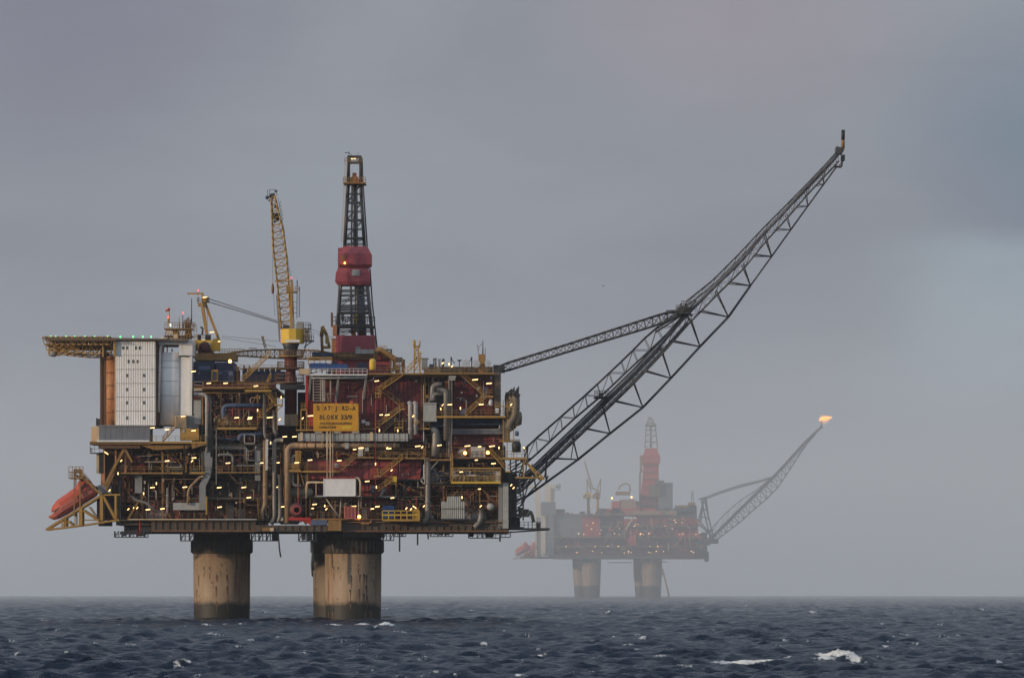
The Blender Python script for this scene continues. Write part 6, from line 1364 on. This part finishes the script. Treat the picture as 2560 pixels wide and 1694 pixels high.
for x0, y0, x1, y1, d, t, mt, nm in ((1338,1216,1352,1390,10,30,'farwhite','tower'),(1352,1286,1372,1388,6,30,'farwhite','tower'),(1372,1284,1385,1390,4,30,'fargrey','tower'),(1362,1210,1388,1256,8,20,'farwhite','tower'),(1353,1254,1389,1286,3,30,'fargrey','bridge_block'),(1342,1292,1345,1390,8,2,'girder','painted_recess'),(1364,1290,1367,1388,5,1.5,'girder','painted_recess'),(1374,1218,1378,1252,7,1,'cream','painted_recess')): fbx(x0, y0, x1, y1, d, t, mt, nm, fq)  # dark recesses are raised strips with shade put into their colour
fbx(1300, 1212, 1352, 1220, 10, 26, 'farwhite', 'helideck_edge', fq)
m = MB(); m.lathe(P(1396,1214,Q(10)), [(.3,-1.4),(1.3,-1),(1.5,0),(1.2,.9),(.2,1.3)], 14); m.bx(1384,1222,1402,1225,Q(8),6); m.build('radome', M['lgrey'], fq)
for i, (x0, dd, lb) in enumerate(((1290,-3,'front one of the two faded orange lifeboats on the far platform'),(1312,12,'rear one of the two faded orange lifeboats on the far platform'))):
    e = thing('far_lifeboat', lb, 'lifeboat', P(x0+22, 1392, Q(dd)), 'lifeboats at the left end of the far platform')
    lifeboat(e, P(x0, 1391, Q(dd)), P(x0+36, 1371, Q(dd)), 4.4, 4.4)
rp = thing('far_lifeboat_ramp', 'pale sloping launch ramp under the orange lifeboats of the far platform', 'launch ramp', P(1310, 1395, Q(4)))
m = MB()
for o in (-4, 0, 4, 12, 16): m.bar(P(1282,1396,Q(o)), P(1334,1376,Q(o)), .3, 4); m.bar(P(1282,1396,Q(o)), P(1345,1394,Q(o)), .3, 4); m.bar(P(1310,1395,Q(o)), P(1310,1385,Q(o)), .2, 4)
m.build('ramp_truss', M['yold'], rp); m = MB(); m.bx(1308,1362,1340,1392,Q(18),6); m.build('shelter', M['farred'], rp)

fd = thing('far_derrick', 'hazy red clad derrick with an open lattice crown on the far platform', 'derrick', P(1630, 1290, Q(30)))
def fpoly(rows, mat, name, hd=.5):
    m = MB(); vs_ = []
    for y, x0, x1 in rows:
        h = (x1-x0)*.224*hd; vs_ += [P(x0,y,Q(30),-h), P(x1,y,Q(30),-h), P(x1,y,Q(30),h), P(x0,y,Q(30),h)]
    m.poly(vs_, [[i*4+k, i*4+(k+1)%4, (i+1)*4+(k+1)%4, (i+1)*4+k] for i in range(len(rows)-1) for k in range(4)]+[[3,2,1,0]]); return m.build(name, M[mat], fd)
fpoly([(1120,1614,1643),(1134,1609,1646),(1138,1606,1650),(1156,1606,1650),(1162,1608,1646)], 'farred', 'upper_windwall'); fpoly([(1162,1609,1646),(1290,1599,1648)], 'farred', 'lower_windwall')
m = MB()
for i in (-1, 1):
    for j in (-1, 1): m.bar(P(1628+i*16,1120,Q(30),j*3.4), P(1627+i*11,1062,Q(30),j*2.4), .28, 4); m.bar(P(1627+i*11,1062,Q(30),j*2.4), P(1625+i*3,1042,Q(30),j*.7), .25, 4)
for y in (1062, 1074, 1088, 1104):
    for j in (-1, 1): h = 11+(y-1062)/58*5; m.bar(P(1627-h,y,Q(30),j*2.8), P(1627+h,y,Q(30),j*2.8), .2, 4); m.bar(P(1627-h,y+14,Q(30),j*2.8), P(1627+h,y,Q(30),j*2.8), .15, 4)
for y in (1046, 1052, 1057): m.bar(P(1621-(y-1046)*.5,y,Q(30)), P(1630+(y-1046)*.5,y,Q(30)), .4, 4)
m.bar(P(1625,1045,Q(30)), P(1624,1037,Q(30)), .15, 4); m.bx(1614, 1060, 1641, 1065, Q(26), 8); m.bar(P(1627,1120,Q(30)), P(1627,1064,Q(30)), .5, 6); m.build('lattice_crown', M['exh'], fd)
m = MB(); m.bx(1600, 1138, 1606, 1180, Q(26), 4); m.bx(1598,1180,1603,1290,Q(26),4); m.build('side_ladder', M['yold'], fd); m = MB()
for y in (1162, 1178, 1196, 1216, 1238, 1262):
    h_ = 18.5+(y-1162)/128*5.5; m.bx(1627-h_-2, y, 1627+h_+2, y+1.4, Q(30)-h_*.224-1.2, .8)
m.build('windwall_gallery', M['exh'], fd)

fbx(1646, 1206, 1682, 1276, 14, 20, 'fargrey', 'shale_house', fd); fbx(1640, 1200, 1660, 1216, 12, 8, 'exh', 'roof_house', fd); fbx(1624, 1210, 1650, 1240, 12, 8, 'exh', 'roof_house', fd); fbx(1662, 1270, 1676, 1284, 14, 10, 'steel', 'roof_house', fd)
for i, (x, lb, tilt) in enumerate(((1471,'left one of two yellow cranes on the far platform, boom raised left',-1),(1494,'right one of two yellow cranes on the far platform',1))):
    e = thing('far_crane', lb, 'pedestal crane', P(x, 1286, Q(20)), 'twin cranes on the far platform')
    m = MB(); m.lathe(P(x,1286,Q(20)), [(.85,0),(.85,8.6),(1.3,9.2),(1.6,10)], 16); m.build('pedestal', M['ybright'], e)
    m = MB(); m.bx(x-8, 1230, x+7, 1242, Q(17), 5); m.bx(x-13,1236,x-8,1246,Q(17),3); m.build('machinery_house', M['ybright' if i == 0 else 'yold'], e)
    m = MB()
    for o in (-1.2, 1.2):
        m.bar(P(x-2,1230,Q(20),o), P(x-4 if i == 0 else x+8,1196,Q(20),o), .4, 4); m.bar(P(x+7,1230,Q(20),o), P(x-4 if i == 0 else x+8,1196,Q(20),o), .35, 4)
    tip = (1461,1152) if i == 0 else (1480,1218)
    bx0 = (1478,1222) if i == 0 else (1494,1228)
    A_ = [P(*bx0,Q(20),-1), P(*tip,Q(20),-.4)]; B_ = [P(bx0[0]+5,bx0[1],Q(20),-1), P(tip[0]+1,tip[1],Q(20),-.4)]
    boxtruss(m, [A_, B_, [p+Vector((0,2,0)) for p in B_], [p+Vector((0,2,0)) for p in A_]], 10, .18, .1); m.build('boom_and_frame', M['yold'], e)
fm = thing('far_mast', 'short lattice aerial mast on the right roof of the far platform', 'mast', P(1731, 1264, Q(20)))
m = MB()
for i in (-1, 1):
    for j in (-1, 1): m.bar(P(1731+i*4,1264,Q(20),j), P(1731+i*1,1232,Q(20),j*.3), .2, 4)
for y in (1258, 1248, 1240, 1232): m.bar(P(1727,y,Q(20)), P(1735,y-4,Q(20)), .16, 4)
m.bar(P(1731,1232,Q(20)), P(1731,1224,Q(20)), .14, 4); m.build('lattice', M['steel'], fm)
ff = thing('far_flare_boom', 'hazy lattice flare boom of the far platform ending in a burning flame', 'flare boom', P(1774, 1357, Q(24)))
k1_ = [(1768,1352),(1800,1320),(1850,1270),(1900,1222),(1931,1192),(1970,1150),(2010,1105),(2054,1064)]; k2_ = [(1770,1362),(1796,1345),(1850,1305),(1880,1277),(1917,1246),(1946,1216),(1980,1165),(2013,1114),(2054,1066)]
k0_ = [(1780,1318),(1810,1285),(1850,1250),(1890,1225),(1915,1203),(1935,1190)]
m = MB()
A_ = [P(x,y,Q(24),-4) for x, y in k1_]; B_ = [P(x,y,Q(24),4) for x, y in k1_]; C_ = [P(x,y,Q(24)) for x, y in k2_]
boxtruss(m, [A_, B_, C_], 22, .32, .2); m.build('boom_truss', M['boom'], ff)
m = MB(); A2_ = [P(x+2,y+4,Q(24),-4) for x, y in k1_[:-1]]; boxtruss(m, [A_[:-1], A2_], 40, .28, .18); 
boxtruss(m, [[P(x,y,Q(24),-4) for x, y in k0_], [P(x,y,Q(24),-4) for x, y in k1_[:5]]], 10, .24, .12); m.build('upper_truss', M['boom'], ff)
m = MB(); m.tube([P(x+1,y+2,Q(24)) for x, y in k1_], .6, 8); m.build('flare_pipe', M['boompipe'], ff)
m = MB(); s1 = [(1747,1246),(1765,1242),(1800,1228),(1850,1212),(1905,1199),(1931,1191)]; s2 = [(1747,1247),(1768,1245),(1800,1233),(1850,1217),(1905,1203),(1931,1193)]
boxtruss(m, [[P(x,y,Q(24),-2) for x, y in s1], [P(x,y,Q(24),-2) for x, y in s2], [P(x,y,Q(24),2) for x, y in s2], [P(x,y,Q(24),2) for x, y in s1]], 26, .25, .14); m.build('tie_strut', M['boom'], ff)
m = MB()
for a, b in (((1760,1244),(1745,1306)),((1760,1244),(1752,1300)),((1760,1244),(1784,1345)),((1752,1244),(1776,1345)),((1765,1244),(1772,1300)),((1748,1300),(1780,1340)),((1745,1306),(1784,1345)),((1750,1345),(1784,1322)),((1745,1345),(1784,1345)),((1755,1270),(1768,1275)),((1750,1290),(1772,1295)),((1745,1350),(1780,1320)),((1750,1368),(1796,1345))):
    for o in (-4, 4): m.bar(P(*a,Q(24),o), P(*b,Q(24),o), .32, 4)
m.bx(1776,1346,1796,1358,Q(20),6); m.build('a_frame', M['boom'], ff)
m = MB(); m.bar(P(2054,1066,Q(24)), P(2054,1052,Q(24)), .45, 8); m.build('flare_tip', M['exh'], ff)
m = MB(); rf_ = random.Random(3); c = P(2055, 1051, Q(24))
n = 14; rows = [(0,0,.25),(.6,.5,.9),(2.0,.9,1.4),(3.6,1.1,1.5),(5.2,1.4,1.1),(6.6,1.5,.6),(7.4,1.9,.1)]
for i, (x, z, r) in enumerate(rows):
    for k in range(n): a = 2*math.pi*k/n; q = r*(1+.22*rf_.uniform(-1,1)); m.v.append((c.x-1.6+x, c.y+q*math.cos(a)*.7, c.z+.2+z+q*math.sin(a)*.8))
for i in range(len(rows)-1):
    for k in range(n): m.f.append([i*n+k, i*n+(k+1)%n, (i+1)*n+(k+1)%n, (i+1)*n+k]); m.sm.append(True)
FL = glow('flare_flame', (1.0,.36,.07), 2.3)
m.build('flame', FL, ff)

fg = MB(); fg.lathe(P(2060, 1048, Q(24)), [(.1,-3.0),(1.9,-2.3),(3.1,-.9),(3.2,.5),(2.4,2.0),(.1,2.9)], 18)
gm = bpy.data.materials.new('flame_glow_air'); gm.use_nodes = True; t_ = gm.node_tree; t_.nodes.clear(); o_ = t_.nodes.new('ShaderNodeOutputMaterial'); v_ = t_.nodes.new('ShaderNodeEmission')
v_.inputs['Color'].default_value = (1,.36,.07,1); v_.inputs['Strength'].default_value = .10; t_.links.new(v_.outputs[0], o_.inputs['Volume'])
fg.build('flame_glow', gm, ff)
# ================================================================ AIR
def haze(name, x0, x1, y0, y1, z0, z1, dens, col):
    m = MB(); m.box(x0, x1, y0, y1, z0, z1)
    mt = bpy.data.materials.new(name); mt.use_nodes = True; t = mt.node_tree; t.nodes.clear()
    o = t.nodes.new('ShaderNodeOutputMaterial'); v = t.nodes.new('ShaderNodeVolumePrincipled')
    v.inputs['Color'].default_value = (*col, 1); v.inputs['Density'].default_value = dens; v.inputs['Anisotropy'].default_value = 0
    t.links.new(v.outputs[0], o.inputs['Volume'])
    return m.build(name, mt, None, None, 'stuff')
haze('haze', -900, 900, -30, 9100, -45, 112, HZ, (.80,.90,1.0))
haze('rain_squall', -880, 880, 1480, 4700, -30, 106, SQ, (.86,.92,.98))
